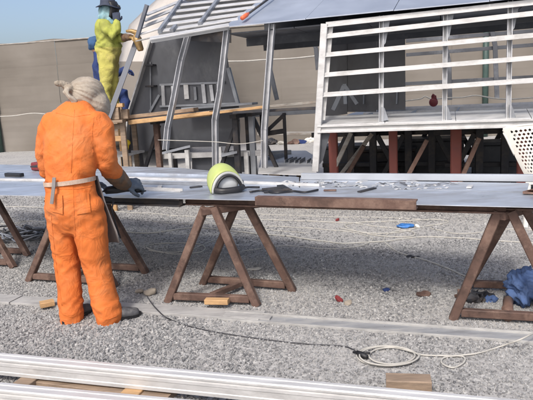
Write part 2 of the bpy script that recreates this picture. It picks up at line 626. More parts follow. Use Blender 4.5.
# loose stones over the ground: geometry nodes, nobody could count them
def gravel(name, corners, density, smin, smax, lo, hi, seed, rock=None):
    rock = rock or STONE
    bm = bmesh.new()
    vs = [bm.verts.new((p[0], p[1], 0.001)) for p in corners]
    bm.faces.new(vs)
    o = link(name, bm, rock)
    o['kind'] = 'stuff'
    t = bpy.data.node_groups.new('gravel', 'GeometryNodeTree')
    t.interface.new_socket('Geometry', in_out='INPUT', socket_type='NodeSocketGeometry')
    t.interface.new_socket('Geometry', in_out='OUTPUT', socket_type='NodeSocketGeometry')
    N, L = t.nodes, t.links
    gi, go = N.new('NodeGroupInput'), N.new('NodeGroupOutput')
    dp = N.new('GeometryNodeDistributePointsOnFaces')
    nz = N.new('ShaderNodeTexNoise')
    nz.inputs['Scale'].default_value = 1.1
    nz.inputs['Detail'].default_value = 6
    nz.inputs['Roughness'].default_value = 0.65
    pos = N.new('GeometryNodeInputPosition')
    L.new(pos.outputs[0], nz.inputs['Vector'])
    mr = N.new('ShaderNodeMapRange')
    mr.inputs['From Min'].default_value = 0.62
    mr.inputs['From Max'].default_value = 0.38
    mr.inputs['To Min'].default_value = density * lo
    mr.inputs['To Max'].default_value = density * hi
    L.new(nz.outputs['Fac'], mr.inputs['Value'])
    L.new(mr.outputs['Result'], dp.inputs['Density'])
    dp.inputs['Seed'].default_value = seed
    L.new(gi.outputs[0], dp.inputs['Mesh'])
    js = N.new('GeometryNodeGeometryToInstance')
    for k in range(4):
        ico = N.new('GeometryNodeMeshIcoSphere')
        ico.inputs['Subdivisions'].default_value = 2 if k < 3 else 1
        sp = N.new('GeometryNodeSetPosition')
        ns = N.new('ShaderNodeTexNoise')
        ns.noise_dimensions = '4D'
        ns.inputs['W'].default_value = k * 3.7 + seed
        ns.inputs['Scale'].default_value = 1.1
        ns.inputs['Detail'].default_value = 1
        vm = N.new('ShaderNodeVectorMath')
        vm.operation = 'SUBTRACT'
        vm.inputs[1].default_value = (0.5, 0.5, 0.5)
        L.new(ns.outputs['Color'], vm.inputs[0])
        vs_ = N.new('ShaderNodeVectorMath')
        vs_.operation = 'SCALE'
        vs_.inputs['Scale'].default_value = 1.9
        L.new(vm.outputs[0], vs_.inputs[0])
        L.new(ico.outputs[0], sp.inputs['Geometry'])
        L.new(vs_.outputs[0], sp.inputs['Offset'])
        sh = N.new('GeometryNodeSetShadeSmooth')
        sh.inputs['Shade Smooth'].default_value = False
        L.new(sp.outputs[0], sh.inputs[0])
        sm = N.new('GeometryNodeSetMaterial')
        sm.inputs['Material'].default_value = rock
        L.new(sh.outputs[0], sm.inputs[0])
        L.new(sm.outputs[0], js.inputs[0])
    ip = N.new('GeometryNodeInstanceOnPoints')
    ip.inputs['Pick Instance'].default_value = True
    L.new(dp.outputs['Points'], ip.inputs['Points'])
    L.new(js.outputs[0], ip.inputs['Instance'])
    rv = N.new('FunctionNodeRandomValue')
    rv.data_type = 'FLOAT_VECTOR'
    rv.inputs[0].default_value = (0, 0, 0)
    rv.inputs[1].default_value = (6.28, 6.28, 6.28)
    L.new(rv.outputs[0], ip.inputs['Rotation'])
    sv = N.new('FunctionNodeRandomValue')
    sv.data_type = 'FLOAT'
    sv.inputs[2].default_value = 0.0
    sv.inputs[3].default_value = 1.0
    sv.inputs['Seed'].default_value = 5
    pw = N.new('ShaderNodeMath')
    pw.operation = 'POWER'
    pw.inputs[1].default_value = 2.2
    L.new(sv.outputs[1], pw.inputs[0])
    m2 = N.new('ShaderNodeMapRange')
    m2.inputs['To Min'].default_value = smin
    m2.inputs['To Max'].default_value = smax
    L.new(pw.outputs[0], m2.inputs['Value'])
    ax = N.new('FunctionNodeRandomValue')
    ax.data_type = 'FLOAT_VECTOR'
    ax.inputs[0].default_value = (0.6, 0.6, 0.45)
    ax.inputs[1].default_value = (1.25, 1.0, 0.9)
    ax.inputs['Seed'].default_value = 9
    mm = N.new('ShaderNodeVectorMath')
    mm.operation = 'SCALE'
    L.new(ax.outputs[0], mm.inputs[0])
    L.new(m2.outputs['Result'], mm.inputs['Scale'])
    L.new(mm.outputs[0], ip.inputs['Scale'])
    L.new(ip.outputs[0], go.inputs[0])
    md = o.modifiers.new('stones', 'NODES')
    md.node_group = t
    return o


gravel('gravel', [(-2.8, 2.2), (3.2, 1.7), (4.4, 5.2), (-4.4, 6.2)], 6500, 0.0035, 0.0115, 0.75, 1.0, 1)
gravel('gravel', [(-4.4, 6.2), (4.4, 5.2), (6.4, 8.6), (-6.6, 10.4)], 1900, 0.005, 0.014, 0.6, 1.0, 2)
# the coarser, darker bed on the near side of the strip
gravel('gravel', [(-1.75, 2.9), (-0.35, 2.6), (-0.55, 3.75), (-2.3, 4.35)], 2600, 0.006, 0.0140, 0.75, 1.0, 3, STONE_D)

# ------------------------------------------------------------------ boundary screen of brown net
FENCE_A, FENCE_B = G(-60, 154), G(640, 131)
fd = (FENCE_B - FENCE_A).normalized()
fence = thing('net_fence', FENCE_A, 'long brown shade net screen with green posts along the yard edge', 'fence')
fn = Vector((fd.y, -fd.x, 0))
flen = (FENCE_B - FENCE_A).length
NP = 9
LEV = [0.0, 0.62, 1.18, 1.72, 2.55, 3.32]
for i in range(NP):
    for j in range(5):
        def f(bm, i=i, j=j):
            n = 16
            z0, z1 = LEV[j] - (0.03 if j else 0), LEV[j + 1]
            rows = []
            for k in range(4):
                zz = z0 + (z1 - z0) * k / 3
                row = []
                for q in range(n + 1):
                    s = (i + q / n) / NP
                    p = FENCE_A + fd * (flen * s)
                    off = 0.045 * noise.noise(Vector((p.x * 0.9, zz * 1.6, 2))) + 0.012 * (j % 2) + 0.018 * (i % 2) + 0.02 * k / 3
                    sag = -0.06 * (1 - abs(2 * (q / n) - 1)) * (1 if j == 4 and k == 3 else 0) + (0.05 * noise.noise(Vector((p.x * 0.5, 9, 2))) if j == 4 and k == 3 else 0)
                    row.append(bm.verts.new(p + fn * off + Vector((0, 0, zz + sag))))
                rows.append(row)
            for a, b in zip(rows, rows[1:]):
                for q in range(n):
                    bm.faces.new((a[q], a[q + 1], b[q + 1], b[q]))
            thicken(bm, 0.006)
        part(fence, 'net_strip', f, NET)
for px in (4, 484):
    def f(bm, px=px):
        p = G(px, 154 - 23 * (px + 60) / 700) + fn * 0.13
        tube(bm, [p, p + Vector((0, 0, 3.25))], 0.075, 10)
    part(fence, 'post', f, GREENP, True)
for k in range(1, NP):
    def f(bm, k=k):
        p = FENCE_A + fd * (flen * k / NP) - fn * 0.1
        bar(bm, p, p + Vector((0, 0, 3.3)), 0.08, 0.08, (1, 0, 0))
    part(fence, 'post', f, DSTEEL)


def f(bm):
    a, b = FENCE_A + Vector((0, 0, 3.26)), FENCE_B + Vector((0, 0, 3.26))
    tube(bm, [a + fn * 0.03, b + fn * 0.03], 0.022, 6)


part(fence, 'top_rail', f, WOOD_P)
for name, pts, lab in (
        ('rope', [P(-20, 117, 17.5), P(12, 116, 17.5), P(30, 113.5, 17.5), P(44, 114, 17.5), P(75, 118, 17.4)], 'sagging white rope strung low across the brown net near the green post'),
        ('rope', [P(218, 61.5, 12.6), P(245, 61.2, 12.6), P(262, 60, 12.6), P(292, 58.5, 12.6), P(325, 55, 12.6)], 'white rope strung across the open cabin frames behind the hull ribs')):
    single(name, lambda bm, pts=pts: tube(bm, smooth_path(pts, 6), 0.016, 6), ROPE, lab, 'rope', None, True)

# ================================================================== THE HULL
hull = thing('boat_hull', Vector((HX, HY, 0)), 'unfinished aluminium boat cabin of bare ribs and stringers raised on red posts', 'boat')
UPZ = (0, 0, 1)
nv = -HV


def sbar(bm, a, b, wd, ht, off=0.0, c=0.06):
    """bar on the side plane: ht along the plane, wd out of it"""
    bar(bm, SD(*a, off), SD(*b, off), wd, ht, HV, c) if False else bar(bm, SD(*a, off), SD(*b, off), ht, wd, HV, c)


def frame_post(pts, off, wd, flange, m, name='frame'):
    """T shaped rib: a web and an outer flange"""
    def f(bm):
        q = [SD(*p, off) for p in pts]
        for a, b in zip(q, q[1:]):
            e = (b - a).normalized() * 0.004
            # channel open to the yard
            h, t = flange / 2, 0.008
            profile(bm, a - e, b + e, [(-h, 0), (-h + t, 0), (-h + t, wd - t), (h - t, wd - t), (h - t, 0), (h, 0), (h, wd), (-h, wd)], HV)
    return part(hull, name, f, m)


# corner member of the side, bright
part(hull, 'corner_post', lambda bm: (sbar(bm, (324.5, 24), (315.5, 171), 0.06, 0.075), sbar(bm, (331, 26), (323, 120), 0.012, 0.05, 0.04)), ALU_W)
# ribs at the open end
frame_post([(188, 31), (180, 60), (171.5, 105), (166.5, 128), (164.5, 150)], 0.0, 0.07, 0.06, ALU_R)
frame_post([(226, 29), (219, 92), (214, 120), (214.5, 166)], 0.0, 0.07, 0.062, ALU_R)
frame_post([(271.5, 24), (265, 110), (263.5, 130), (263.5, 168)], 0.0, 0.07, 0.066, ALU_R)
# foot of the first rib
part(hull, 'foot_plate', lambda bm: slab(bm, [SD(162, 152), SD(190, 145), SD(190, 145, 0.3), SD(163, 152, 0.3)], 0.03), ALU_G)
# ribs on the plated deck
for a, b in (((381.5, 16), (381, 122)), ((445.5, 9), (444.5, 121)), ((510.5, 1), (508.5, 119.5)), ((576, -6), (573, 118))):
    frame_post([a, b], 0.035, 0.06, 0.05, ALU_R)

    def f(bm, a=a):
        x, y = a
        q = [SD(x + 0.5, y + 3, 0.05), SD(x + 9, y + 2, 0.05), SD(x + 4, y + 27, 0.05), SD(x + 0.5, y + 32, 0.05)]
        slab(bm, q, 0.012, HV)
    part(hull, 'gusset', f, ALU_G)

    def f(bm, b=b):
        x, y = b
        q = [SD(x + 0.3, y - 15, 0.05), SD(x + 3.5, y - 14, 0.05), SD(x + 7.5, y - 2, 0.05), SD(x + 0.3, y - 0.5, 0.05)]
        slab(bm, q, 0.012, HV)
    part(hull, 'gusset', f, ALU_G)
# stringers: angle bars on the outside
RAILS = [((326, 24.5), (533, 2.0), 0.05), ((322.5, 36.5), (533, 13.2), 0.044), ((321.5, 55), (533, 35), 0.042), ((320, 75), (533, 57.5), 0.042), ((319, 94.8), (533, 80), 0.044)]
for (a, b, h) in RAILS:
    def f(bm, a=a, b=b, h=h):
        p, q = SD(*a), SD(*b)
        q = q + (q - p).normalized() * 1.3
        bar(bm, p, q, h, 0.010, HV)
        s = Vector((0, 0, h / 2 - 0.006))
        bar(bm, p + s + HV * 0.028, q + s + HV * 0.028, 0.010, 0.045, HV)
        s = Vector((0, 0, -h / 2 - 0.004))
        bar(bm, p + s - HV * 0.010, q + s - HV * 0.010, 0.008, 0.03, HV)
    part(hull, 'stringer', f, ALU_W)
# deck: edge beam, then panels with open joints
EA, EB = SD(318, 129.5), SD(533, 123.2)
eb = EB + (EB - EA).normalized() * 1.5


def f(bm):
    bar(bm, EA, eb, 0.05, 0.02, HV)
    bar(bm, EA + Vector((0, 0, 0.036)) - HV * 0.012, eb + Vector((0, 0, 0.036)) - HV * 0.012, 0.02, 0.05, HV)
    bar(bm, EA + Vector((0, 0, -0.03)) - HV * 0.014, eb + Vector((0, 0, -0.03)) - HV * 0.014, 0.018, 0.06, HV)


part(hull, 'deck_edge', f, ALU_W)
dz = Vector((0, 0, 0.045))
run = (eb - EA)
BEAM = 4.3
for i in range(7):
    for j in range(3):
        def f(bm, i=i, j=j):
            a, b = EA + run * (i / 7 + 0.0015) + dz, EA + run * ((i + 1) / 7 - 0.0015) + dz
            v0, v1 = HV * (0.02 + BEAM * j / 3), HV * (BEAM * (j + 1) / 3 - 0.01)
            rz = Vector((0, 0, 0.004 * ((i + j) % 2)))
            slab(bm, [a + v0 + rz, b + v0 + rz, b + v1 + rz, a + v1 + rz], 0.02)
        part(hull, 'deck_panel', f, ALU_W)
for i in range(6):
    def f(bm, i=i):
        a = EA + run * ((i + 0.62) / 6.6) + dz
        profile(bm, a + HV * 0.50 + Vector((0, 0, 0.006)), a + HV * (1.5 + 0.4 * (i % 3)) + HU * 0.1 + Vector((0, 0, 0.006)), ell(0.06, 0.05, 0.008))
    part(hull, 'deck_rib', f, ALU_R)
for i in range(4):
    def f(bm, i=i):
        o_ = HV * (1.0 + 0.75 * i) + dz + Vector((0, 0, 0.006))
        profile(bm, EA + run * (0.05 + 0.03 * i) + o_, eb - run * 0.1 + o_, ell(0.05, 0.045, 0.008))
    part(hull, 'deck_rib', f, ALU_R)
for i in range(5):
    def f(bm, i=i):
        a, b = EA + run * (i / 5 + 0.001), EA + run * ((i + 1) / 5 - 0.001)
        lo_, hi_ = Vector((0, 0, 0.052)) + HV * 0.012, Vector((0, 0, 0.13)) + HV * 0.45
        slab(bm, [a + lo_, b + lo_, b + hi_, a + hi_], 0.012)
    part(hull, 'deck_margin', f, ALU_W)
# dark plate hanging below the corner
part(hull, 'skirt_plate', lambda bm: slab(bm, [SD(316, 133, 0.03), SD(330, 133.5, 0.03), SD(323, 160, 0.03), SD(314, 171, 0.03)], 0.012, HV), ALU_D)
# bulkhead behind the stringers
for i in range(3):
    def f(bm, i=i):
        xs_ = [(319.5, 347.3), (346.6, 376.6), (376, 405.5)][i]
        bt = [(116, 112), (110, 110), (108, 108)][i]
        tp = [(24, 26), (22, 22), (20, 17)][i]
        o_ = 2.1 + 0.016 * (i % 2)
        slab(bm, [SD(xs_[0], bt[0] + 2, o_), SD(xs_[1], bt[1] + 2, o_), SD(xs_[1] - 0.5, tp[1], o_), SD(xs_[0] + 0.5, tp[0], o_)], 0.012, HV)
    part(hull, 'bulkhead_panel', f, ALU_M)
part(hull, 'roof_shade_panel', lambda bm: slab(bm, [SD(189, 34, 0.5), SD(231, 29.5, 0.5), SD(231, 43, 0.5), SD(191, 41, 0.5)], 0.012, HV), DSTEEL)  # near-black sheet, its colour stands in for shade below the roof edge
for i, x in enumerate((364, 397)):
    part(hull, 'stiffener', lambda bm, x=x: sbar(bm, (x, 92), (x - 0.4, 104), 0.03, 0.02, 2.07), ALU_G)
part(hull, 'brace', lambda bm: (sbar(bm, (345.5, 104), (344.5, 84), 0.03, 0.05, 1.7), sbar(bm, (333, 110), (344, 86), 0.02, 0.06, 1.68), sbar(bm, (345, 86), (357, 104), 0.02, 0.05, 1.66)), ALU_G)
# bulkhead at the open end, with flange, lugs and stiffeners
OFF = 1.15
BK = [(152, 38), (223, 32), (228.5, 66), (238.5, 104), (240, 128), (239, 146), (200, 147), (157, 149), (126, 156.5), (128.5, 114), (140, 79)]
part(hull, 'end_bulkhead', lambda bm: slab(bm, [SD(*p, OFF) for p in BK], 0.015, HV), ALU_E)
part(hull, 'flange', lambda bm: [sbar(bm, a, b, 0.10, 0.022, OFF - 0.05) for a, b in (((152.2, 38), (140, 79)), ((140, 79), (128.8, 114)), ((128.8, 114), (126.3, 156.5)))], ALU_W)
part(hull, 'flange', lambda bm: sbar(bm, (228.3, 68), (238, 104), 0.06, 0.05, OFF - 0.035), ALU_G)
for (a, b) in (((147, 65.5), (154.5, 65)), ((147, 86.5), (155.5, 86))):
    part(hull, 'lug', lambda bm, a=a, b=b: sbar(bm, a, b, 0.12, 0.022, OFF - 0.065), DSTEEL)
part(hull, 'stiffener', lambda bm: sbar(bm, (150.5, 62), (151, 112), 0.025, 0.02, OFF - 0.015), ALU_G)
for (a, b, w_) in (((160, 85), (225, 82.5), 0.03), ((186, 84.5), (187, 99), 0.07), ((163, 85.5), (164, 106), 0.05), ((173, 86), (174.5, 101), 0.055), ((203, 83.5), (205, 103), 0.055), ((195, 87), (196, 100), 0.04), ((211, 85), (213, 101), 0.05), ((217, 83), (220, 101), 0.025), ((150, 112), (159.5, 95), 0.035), ((160, 106.5), (237, 103.5), 0.03)):
    part(hull, 'stiffener', lambda bm, a=a, b=b, w_=w_: sbar(bm, a, b, 0.03, w_, OFF - 0.02), ALU_G if w_ < 0.045 else (ALU_R if w_ < 0.06 else ALU_W))
# underside of the roof, seen dark from below
RA, RB = SD(226, 28.0), SD(533, -1.8)
rb = RB + (RB - RA).normalized() * 1.5
rr_ = rb - RA
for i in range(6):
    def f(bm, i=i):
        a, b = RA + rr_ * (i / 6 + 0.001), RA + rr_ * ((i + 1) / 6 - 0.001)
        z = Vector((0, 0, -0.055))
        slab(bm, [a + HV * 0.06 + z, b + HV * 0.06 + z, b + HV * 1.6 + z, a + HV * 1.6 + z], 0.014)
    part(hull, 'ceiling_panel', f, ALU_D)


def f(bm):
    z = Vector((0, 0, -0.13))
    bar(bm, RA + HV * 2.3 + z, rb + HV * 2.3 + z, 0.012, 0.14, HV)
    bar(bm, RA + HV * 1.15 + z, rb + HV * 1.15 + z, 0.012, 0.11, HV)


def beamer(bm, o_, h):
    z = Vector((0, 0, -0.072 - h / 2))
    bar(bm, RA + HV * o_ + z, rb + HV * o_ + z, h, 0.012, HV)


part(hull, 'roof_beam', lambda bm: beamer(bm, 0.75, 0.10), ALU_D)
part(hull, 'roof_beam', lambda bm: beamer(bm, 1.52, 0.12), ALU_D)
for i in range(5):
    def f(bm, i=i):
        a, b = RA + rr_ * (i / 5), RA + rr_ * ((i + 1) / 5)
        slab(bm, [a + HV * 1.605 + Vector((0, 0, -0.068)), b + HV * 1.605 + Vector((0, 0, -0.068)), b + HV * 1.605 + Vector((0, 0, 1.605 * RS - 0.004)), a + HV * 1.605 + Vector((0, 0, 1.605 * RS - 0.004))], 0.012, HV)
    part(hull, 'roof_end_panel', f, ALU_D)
# plated roof, sloping up from the side
NR = 5
lean = HU * 0.25
for i in range(NR):
    def f(bm, i=i):
        a, b = RA + rr_ * (i / NR + (0.0012 if i else 0)), RA + rr_ * ((i + 1) / NR)
        z = Vector((0, 0, 0.012 + 0.003 * (i % 2)))
        a = a - HV * 0.05 + z
        b = b - HV * 0.05 + z
        inn = HV * 1.9 + Vector((0, 0, 1.9 * RS)) + lean * 0.6
        slab(bm, [a, b, b + inn, a + inn], 0.012)
    part(hull, 'roof_panel', f, ROOF_M)
# bare slats of the bow roof
SLATS = [((150, 38.5), (229, 25.0)), ((158, 31.5), (238, 19.0)), ((165, 24.5), (246, 13.5)), ((170, 18), (255, 7.2)), ((175, 11.5), (263, 1.2)), ((180, 5.2), (271, -5)), ((186, -2), (278, -11)), ((190, -9), (285, -18))]
for a, b in SLATS:
    def f(bm, a=a, b=b):
        p, q = RF(*a), RF(*b)
        n = Vector((0, 0, 1)) * math.cos(R(20)) - HV * math.sin(R(20))
        bar(bm, p, q, 0.135, 0.012, n)
        bar(bm, p - n * 0.03, q - n * 0.03, 0.010, 0.05, n)
    part(hull, 'slat', f, ALU_W)
part(hull, 'dark_gap_sheet', lambda bm: slab(bm, [RF(*p, z0=2.12) for p in ((158, 36), (228, 27), (283, -14), (188, -6))], 0.01), ALU_D)  # dark sheet added behind the slats so the gaps look dark
for a, b in (((160, 33), (187, -6)), ((200, 26), (226, -9)), ((172, 33), (176, 28))):
    def f(bm, a=a, b=b):
        n = Vector((0, 0, 1)) * math.cos(R(20)) - HV * math.sin(R(20))
        bar(bm, RF(*a) + n * 0.02, RF(*b) + n * 0.02, 0.045, 0.05, n)
    part(hull, 'roof_rib', f, ALU_G)
# slats dropping to the stem
for a, b in (((138.5, 35), (163, 27.5)), ((140, 28), (170, 16.5)), ((144, 21), (178, 8)), ((146, 15), (186, -1)), ((137.5, 41), (152, 37.5))):
    def f(bm, a=a, b=b):
        p, q = SD(*a, 0.25), RF(*b)
        bar(bm, p, q, 0.05, 0.014, (0.2, -0.6, 0.7))
    part(hull, 'slat', f, ALU_W)
# stem bar slanting down past the welder, and the mast by it
part(hull, 'stem_bar', lambda bm: (sbar(bm, (147, 5), (137, 38), 0.04, 0.045, 0.2), bar(bm, SD(138.5, 36, 0.5), SD(108, 119, 0.12), 0.075, 0.012, HV), bar(bm, SD(136.8, 38, 0.53), SD(106.4, 119, 0.15), 0.012, 0.05, HV)), STEMB)
# far side: dark ribs and stringers
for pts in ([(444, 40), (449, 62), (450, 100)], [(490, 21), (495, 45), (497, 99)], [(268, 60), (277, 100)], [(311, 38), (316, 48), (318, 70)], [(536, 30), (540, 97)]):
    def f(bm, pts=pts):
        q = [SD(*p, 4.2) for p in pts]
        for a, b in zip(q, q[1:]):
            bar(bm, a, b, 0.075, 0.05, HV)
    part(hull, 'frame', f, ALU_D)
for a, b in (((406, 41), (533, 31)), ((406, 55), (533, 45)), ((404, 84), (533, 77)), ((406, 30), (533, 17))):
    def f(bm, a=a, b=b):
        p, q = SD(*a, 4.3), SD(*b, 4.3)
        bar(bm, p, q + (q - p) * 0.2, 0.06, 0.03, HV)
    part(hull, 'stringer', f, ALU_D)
# pole with an orange tip lying on the roof
pole = thing('pole', RF(243, 22.5), 'dark thin pole with an orange tip lying up the roof sheet', 'pole')
nr = Vector((0, 0, 1)) * math.cos(R(20)) - HV * math.sin(R(20))
part(pole, 'shaft', lambda bm: tube(bm, [RF(249, 19) + nr * 0.06, RF(277, -2) + nr * 0.06, RF(290, -12) + nr * 0.06], 0.014, 8), DSTEEL, True)
part(pole, 'tip', lambda bm: tube(bm, [RF(243, 23.5) + nr * 0.06, RF(247, 20.5) + nr * 0.06, RF(249.5, 18.6) + nr * 0.06], [0.026, 0.026, 0.014], 8), mat('orange tip', (0.65, 0.13, 0.05), 0.5), True)


# pale cover standing behind the bow
def f(bm):
    rows = []
    for i in range(15):
        t = i / 14
        py = 147 - 171 * t
        lx = np.interp(py, [-30, -14, -1, 12, 25, 58, 150], [196, 172, 157, 142, 129, 119, 112])
        row = []
        for k in range(12):
            s_ = k / 11
            dep = 12.2 + 2.0 * t + 1.3 * (s_ - 0.35) ** 2 * 2 + (0.9 * max(0, 0.12 - s_) * 5)
            rx_ = np.interp(py, [-30, 20, 60, 150], [235, 222, 200, 190])
            q = P(lx + (rx_ - lx) * s_, py, dep) if i else G(lx + (rx_ - lx) * s_, py)
            q += Vector((0, 0.05 * noise.noise(Vector((q.x * 2.2, q.z * 1.1, 2))) + 0.03 * noise.noise(Vector((q.x * 5, q.z * 2, 7))), 0))
            row.append(bm.verts.new(q))
        rows.append(row)
    for a, b in zip(rows, rows[1:]):
        for k in range(11):
            bm.faces.new((a[k], a[k + 1], b[k + 1], b[k]))
    thicken(bm, 0.02)


tarp = single('tarpaulin', f, (BEIGE, NET), 'pale tarpaulin over a brown skirt curving up behind the bow slats', 'tarpaulin', None, True)
for p_ in tarp.data.polygons:
    p_.material_index = 1 if (tarp.matrix_basis @ p_.center).z < 2.32 else 0

# ------------------------------------------------------------------ props and clutter under the deck
for px, w_, lab in ((332.8, 0.105, 'red square post under the deck corner beside the dark skirt plate'), (393, 0.10, 'red square post under the deck below the first full rib'), (456, 0.125, 'widest red square post under the pale deck, before dark trestles'), (523, 0.11, 'red square post under the deck half hidden by the white chair')):
    top = SD(px, 131 - (px - 320) * 0.032, 0.62)
    t = thing('steel_post', Vector((top.x, top.y, 0)), lab, 'post', 'red posts holding up the boat')
    zt = EA.z + (eb.z - EA.z) * 0.5 - 0.012 + 0.0
    part(t, 'shaft', lambda bm, top=top, w_=w_, zt=zt: bar(bm, (top.x, top.y, 0.012), (top.x, top.y, zt), w_, w_, (HV.x, HV.y, 0), 0.1), REDP)
    part(t, 'foot_plate', lambda bm, top=top: bar(bm, (top.x, top.y, 0), (top.x, top.y, 0.012), 0.16, 0.16, (HV.x, HV.y, 0), 0.02), REDP)
STRUTS = [((351, 133), (330, 178), 0.6, 0.06, WOOD_P), ((372, 134), (352, 160), 1.0, 0.06, WOOD_P), ((364, 146), (343, 182), 0.9, 0.09, RUST), ((427, 140), (403, 185), 0.5, 0.085, RUST_L), ((479, 138), (460, 182), 0.5, 0.085, RUST_L)]
for i, (a, b, o_, w_, m_) in enumerate(STRUTS):
    lab = ['pale timber strut leaning under the deck beside the first red post', 'short grey timber strut sloping behind the first red post', 'dark brown strut leaning low between the first two red posts', 'brown raking strut beside the middle red post', 'brown raking strut beside the widest red post'][i]

    def f(bm, a=a, b=b, o_=o_, w_=w_):
        p, q = SD(*a, o_), SD(*b, o_)
        q = p + (q - p) * ((p.z - 0.0) / (p.z - q.z))
        bar(bm, p, q, 0.05, w_, HV)
    single('raking_strut', f, m_, lab, 'strut', 'raking struts under the deck')
# dark trestles standing in the shade
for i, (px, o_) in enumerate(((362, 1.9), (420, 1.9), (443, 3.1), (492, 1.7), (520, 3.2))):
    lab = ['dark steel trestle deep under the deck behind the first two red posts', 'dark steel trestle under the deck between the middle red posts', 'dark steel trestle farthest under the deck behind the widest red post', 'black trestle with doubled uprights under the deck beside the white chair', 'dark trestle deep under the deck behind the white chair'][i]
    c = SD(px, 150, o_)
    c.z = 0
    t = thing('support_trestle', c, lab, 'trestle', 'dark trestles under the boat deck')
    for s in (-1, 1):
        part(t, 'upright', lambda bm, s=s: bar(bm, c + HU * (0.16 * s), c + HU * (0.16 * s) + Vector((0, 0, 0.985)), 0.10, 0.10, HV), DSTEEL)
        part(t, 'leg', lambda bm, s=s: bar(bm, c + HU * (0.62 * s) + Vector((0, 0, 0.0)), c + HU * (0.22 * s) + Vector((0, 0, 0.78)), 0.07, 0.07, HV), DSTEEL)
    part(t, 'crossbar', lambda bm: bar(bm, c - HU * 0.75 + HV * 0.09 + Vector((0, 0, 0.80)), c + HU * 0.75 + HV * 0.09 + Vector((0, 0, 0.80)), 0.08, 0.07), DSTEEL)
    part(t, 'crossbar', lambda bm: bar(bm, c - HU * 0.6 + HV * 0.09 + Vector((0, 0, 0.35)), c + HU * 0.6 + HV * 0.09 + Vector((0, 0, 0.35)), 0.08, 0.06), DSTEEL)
for i, (px, py, w_, h_, o_, m_) in enumerate(((345, 165, 0.6, 0.55, 2.6, ALU_D), (385, 170, 0.9, 0.5, 2.5, DSTEEL), (430, 168, 1.0, 0.6, 2.9, ALU_D), (508, 168, 1.0, 0.55, 2.6, ALU_D))):  # boxes made big and dark to deepen the shade under the deck
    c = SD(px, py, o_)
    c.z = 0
    lab = ['dark box enlarged to deepen the shade near the skirt plate', 'low black box deepening the shade behind the middle red post', 'dark box enlarged to deepen the shade behind the raking struts', 'dark box enlarged to deepen the shade near the white chair'][i]

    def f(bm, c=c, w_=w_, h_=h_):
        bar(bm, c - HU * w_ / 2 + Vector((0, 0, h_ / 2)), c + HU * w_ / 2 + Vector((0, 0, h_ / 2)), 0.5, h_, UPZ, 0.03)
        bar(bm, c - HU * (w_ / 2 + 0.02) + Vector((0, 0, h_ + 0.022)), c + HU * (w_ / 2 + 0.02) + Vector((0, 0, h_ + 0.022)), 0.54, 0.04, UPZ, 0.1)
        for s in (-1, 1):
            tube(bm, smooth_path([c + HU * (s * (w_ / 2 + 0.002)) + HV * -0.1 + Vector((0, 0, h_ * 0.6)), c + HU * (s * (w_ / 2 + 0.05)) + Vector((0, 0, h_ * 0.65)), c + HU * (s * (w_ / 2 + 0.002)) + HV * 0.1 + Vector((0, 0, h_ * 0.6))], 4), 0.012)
    single('shade_filler_box', f, m_, lab, 'box')

# ------------------------------------------------------------------ low sill, sheet and stand at the open end
lower = thing('sheet_stack', SD(290, 172, 0.2) * 1.0, 'pale metal sheet on low blocks beside the hull corner', 'sheet')
lower.location.z = 0
LZ = 0.47


def lp(px, py):
    return G(px, py, LZ)


part(lower, 'sheet', lambda bm: slab(bm, [lp(258, 173), lp(316, 175), lp(319, 159), lp(306, 150.5), lp(262, 151)], 0.012), ALU_W)
for a, b in (((262, 156), (291, 154)),):
    part(lower, 'angle_bar', lambda bm, a=a, b=b: bar(bm, lp(*a) + Vector((0, 0, 0.035)), lp(*b) + Vector((0, 0, 0.035)), 0.07, 0.06), ALU_G)
for px, py in ((274, 170), (309, 171), (300, 154)):
    part(lower, 'block', lambda bm, px=px, py=py: bar(bm, lp(px, py) * 1.0 - Vector((0, 0, LZ)), lp(px, py) - Vector((0, 0, 0.0125)), 0.14, 0.14, (0, 1, 0)), WOOD_G)
for i, (a, b) in enumerate((((270, 160.5), (285, 156)), ((287, 163.5), (295, 160)), ((297, 164), (303, 160.5)), ((309, 164), (313, 161.5)))):
    def f(bm, a=a, b=b):
        p, q = lp(*a) + Vector((0, 0, 0.028)), lp(*b) + Vector((0, 0, 0.028))
        profile(bm, p - Vector((0, 0, 0.028)), q - Vector((0, 0, 0.028)), chan(0.07, 0.05, 0.01))
    single('channel_piece', f, ALU_G, ['longest grey channel offcut lying on the pale low sheet', 'second grey channel offcut on the pale low sheet, next to the longest', 'third grey channel offcut on the pale low sheet, before the hull corner', 'shortest grey channel offcut beside the hull corner post'][i], 'offcut', 'channel offcuts on the low sheet')
stand = thing('low_stand', SD(215, 165, 0.8), 'low white metal stand of short uprights behind the lime helmet', 'stand')
stand.location.z = 0
bz = SD(190, 154, 0.8).z


def sp(px, py, o_):
    return SD(px, py, o_)


part(stand, 'rail', lambda bm: bar(bm, SD(160, 156.5, 0.85), SD(268, 152.5, 0.85), 0.06, 0.075), ALU_W)
for px, y0, wd in ((187, 150, 0.06), (219.5, 147, 0.06), (246, 152, 0.06), (170, 153, 0.05)):
    part(stand, 'leg', lambda bm, px=px, y0=y0, wd=wd: bar(bm, Vector((SD(px, y0, 0.75).x, SD(px, y0, 0.75).y, 0)), SD(px, y0, 0.75), wd, 0.05, HV), ALU_W)
part(stand, 'plate', lambda bm: slab(bm, [SD(221, 155, 0.55), SD(237, 151, 0.55), SD(238, 149.5, 0.8), SD(222, 152, 0.8)], 0.03), ALU_G)
part(stand, 'panel', lambda bm: slab(bm, [SD(192, 157, 0.93), SD(245, 155.5, 0.93), SD(245, 172, 0.93), SD(192, 173, 0.93)], 0.02, HV), ALU_D)
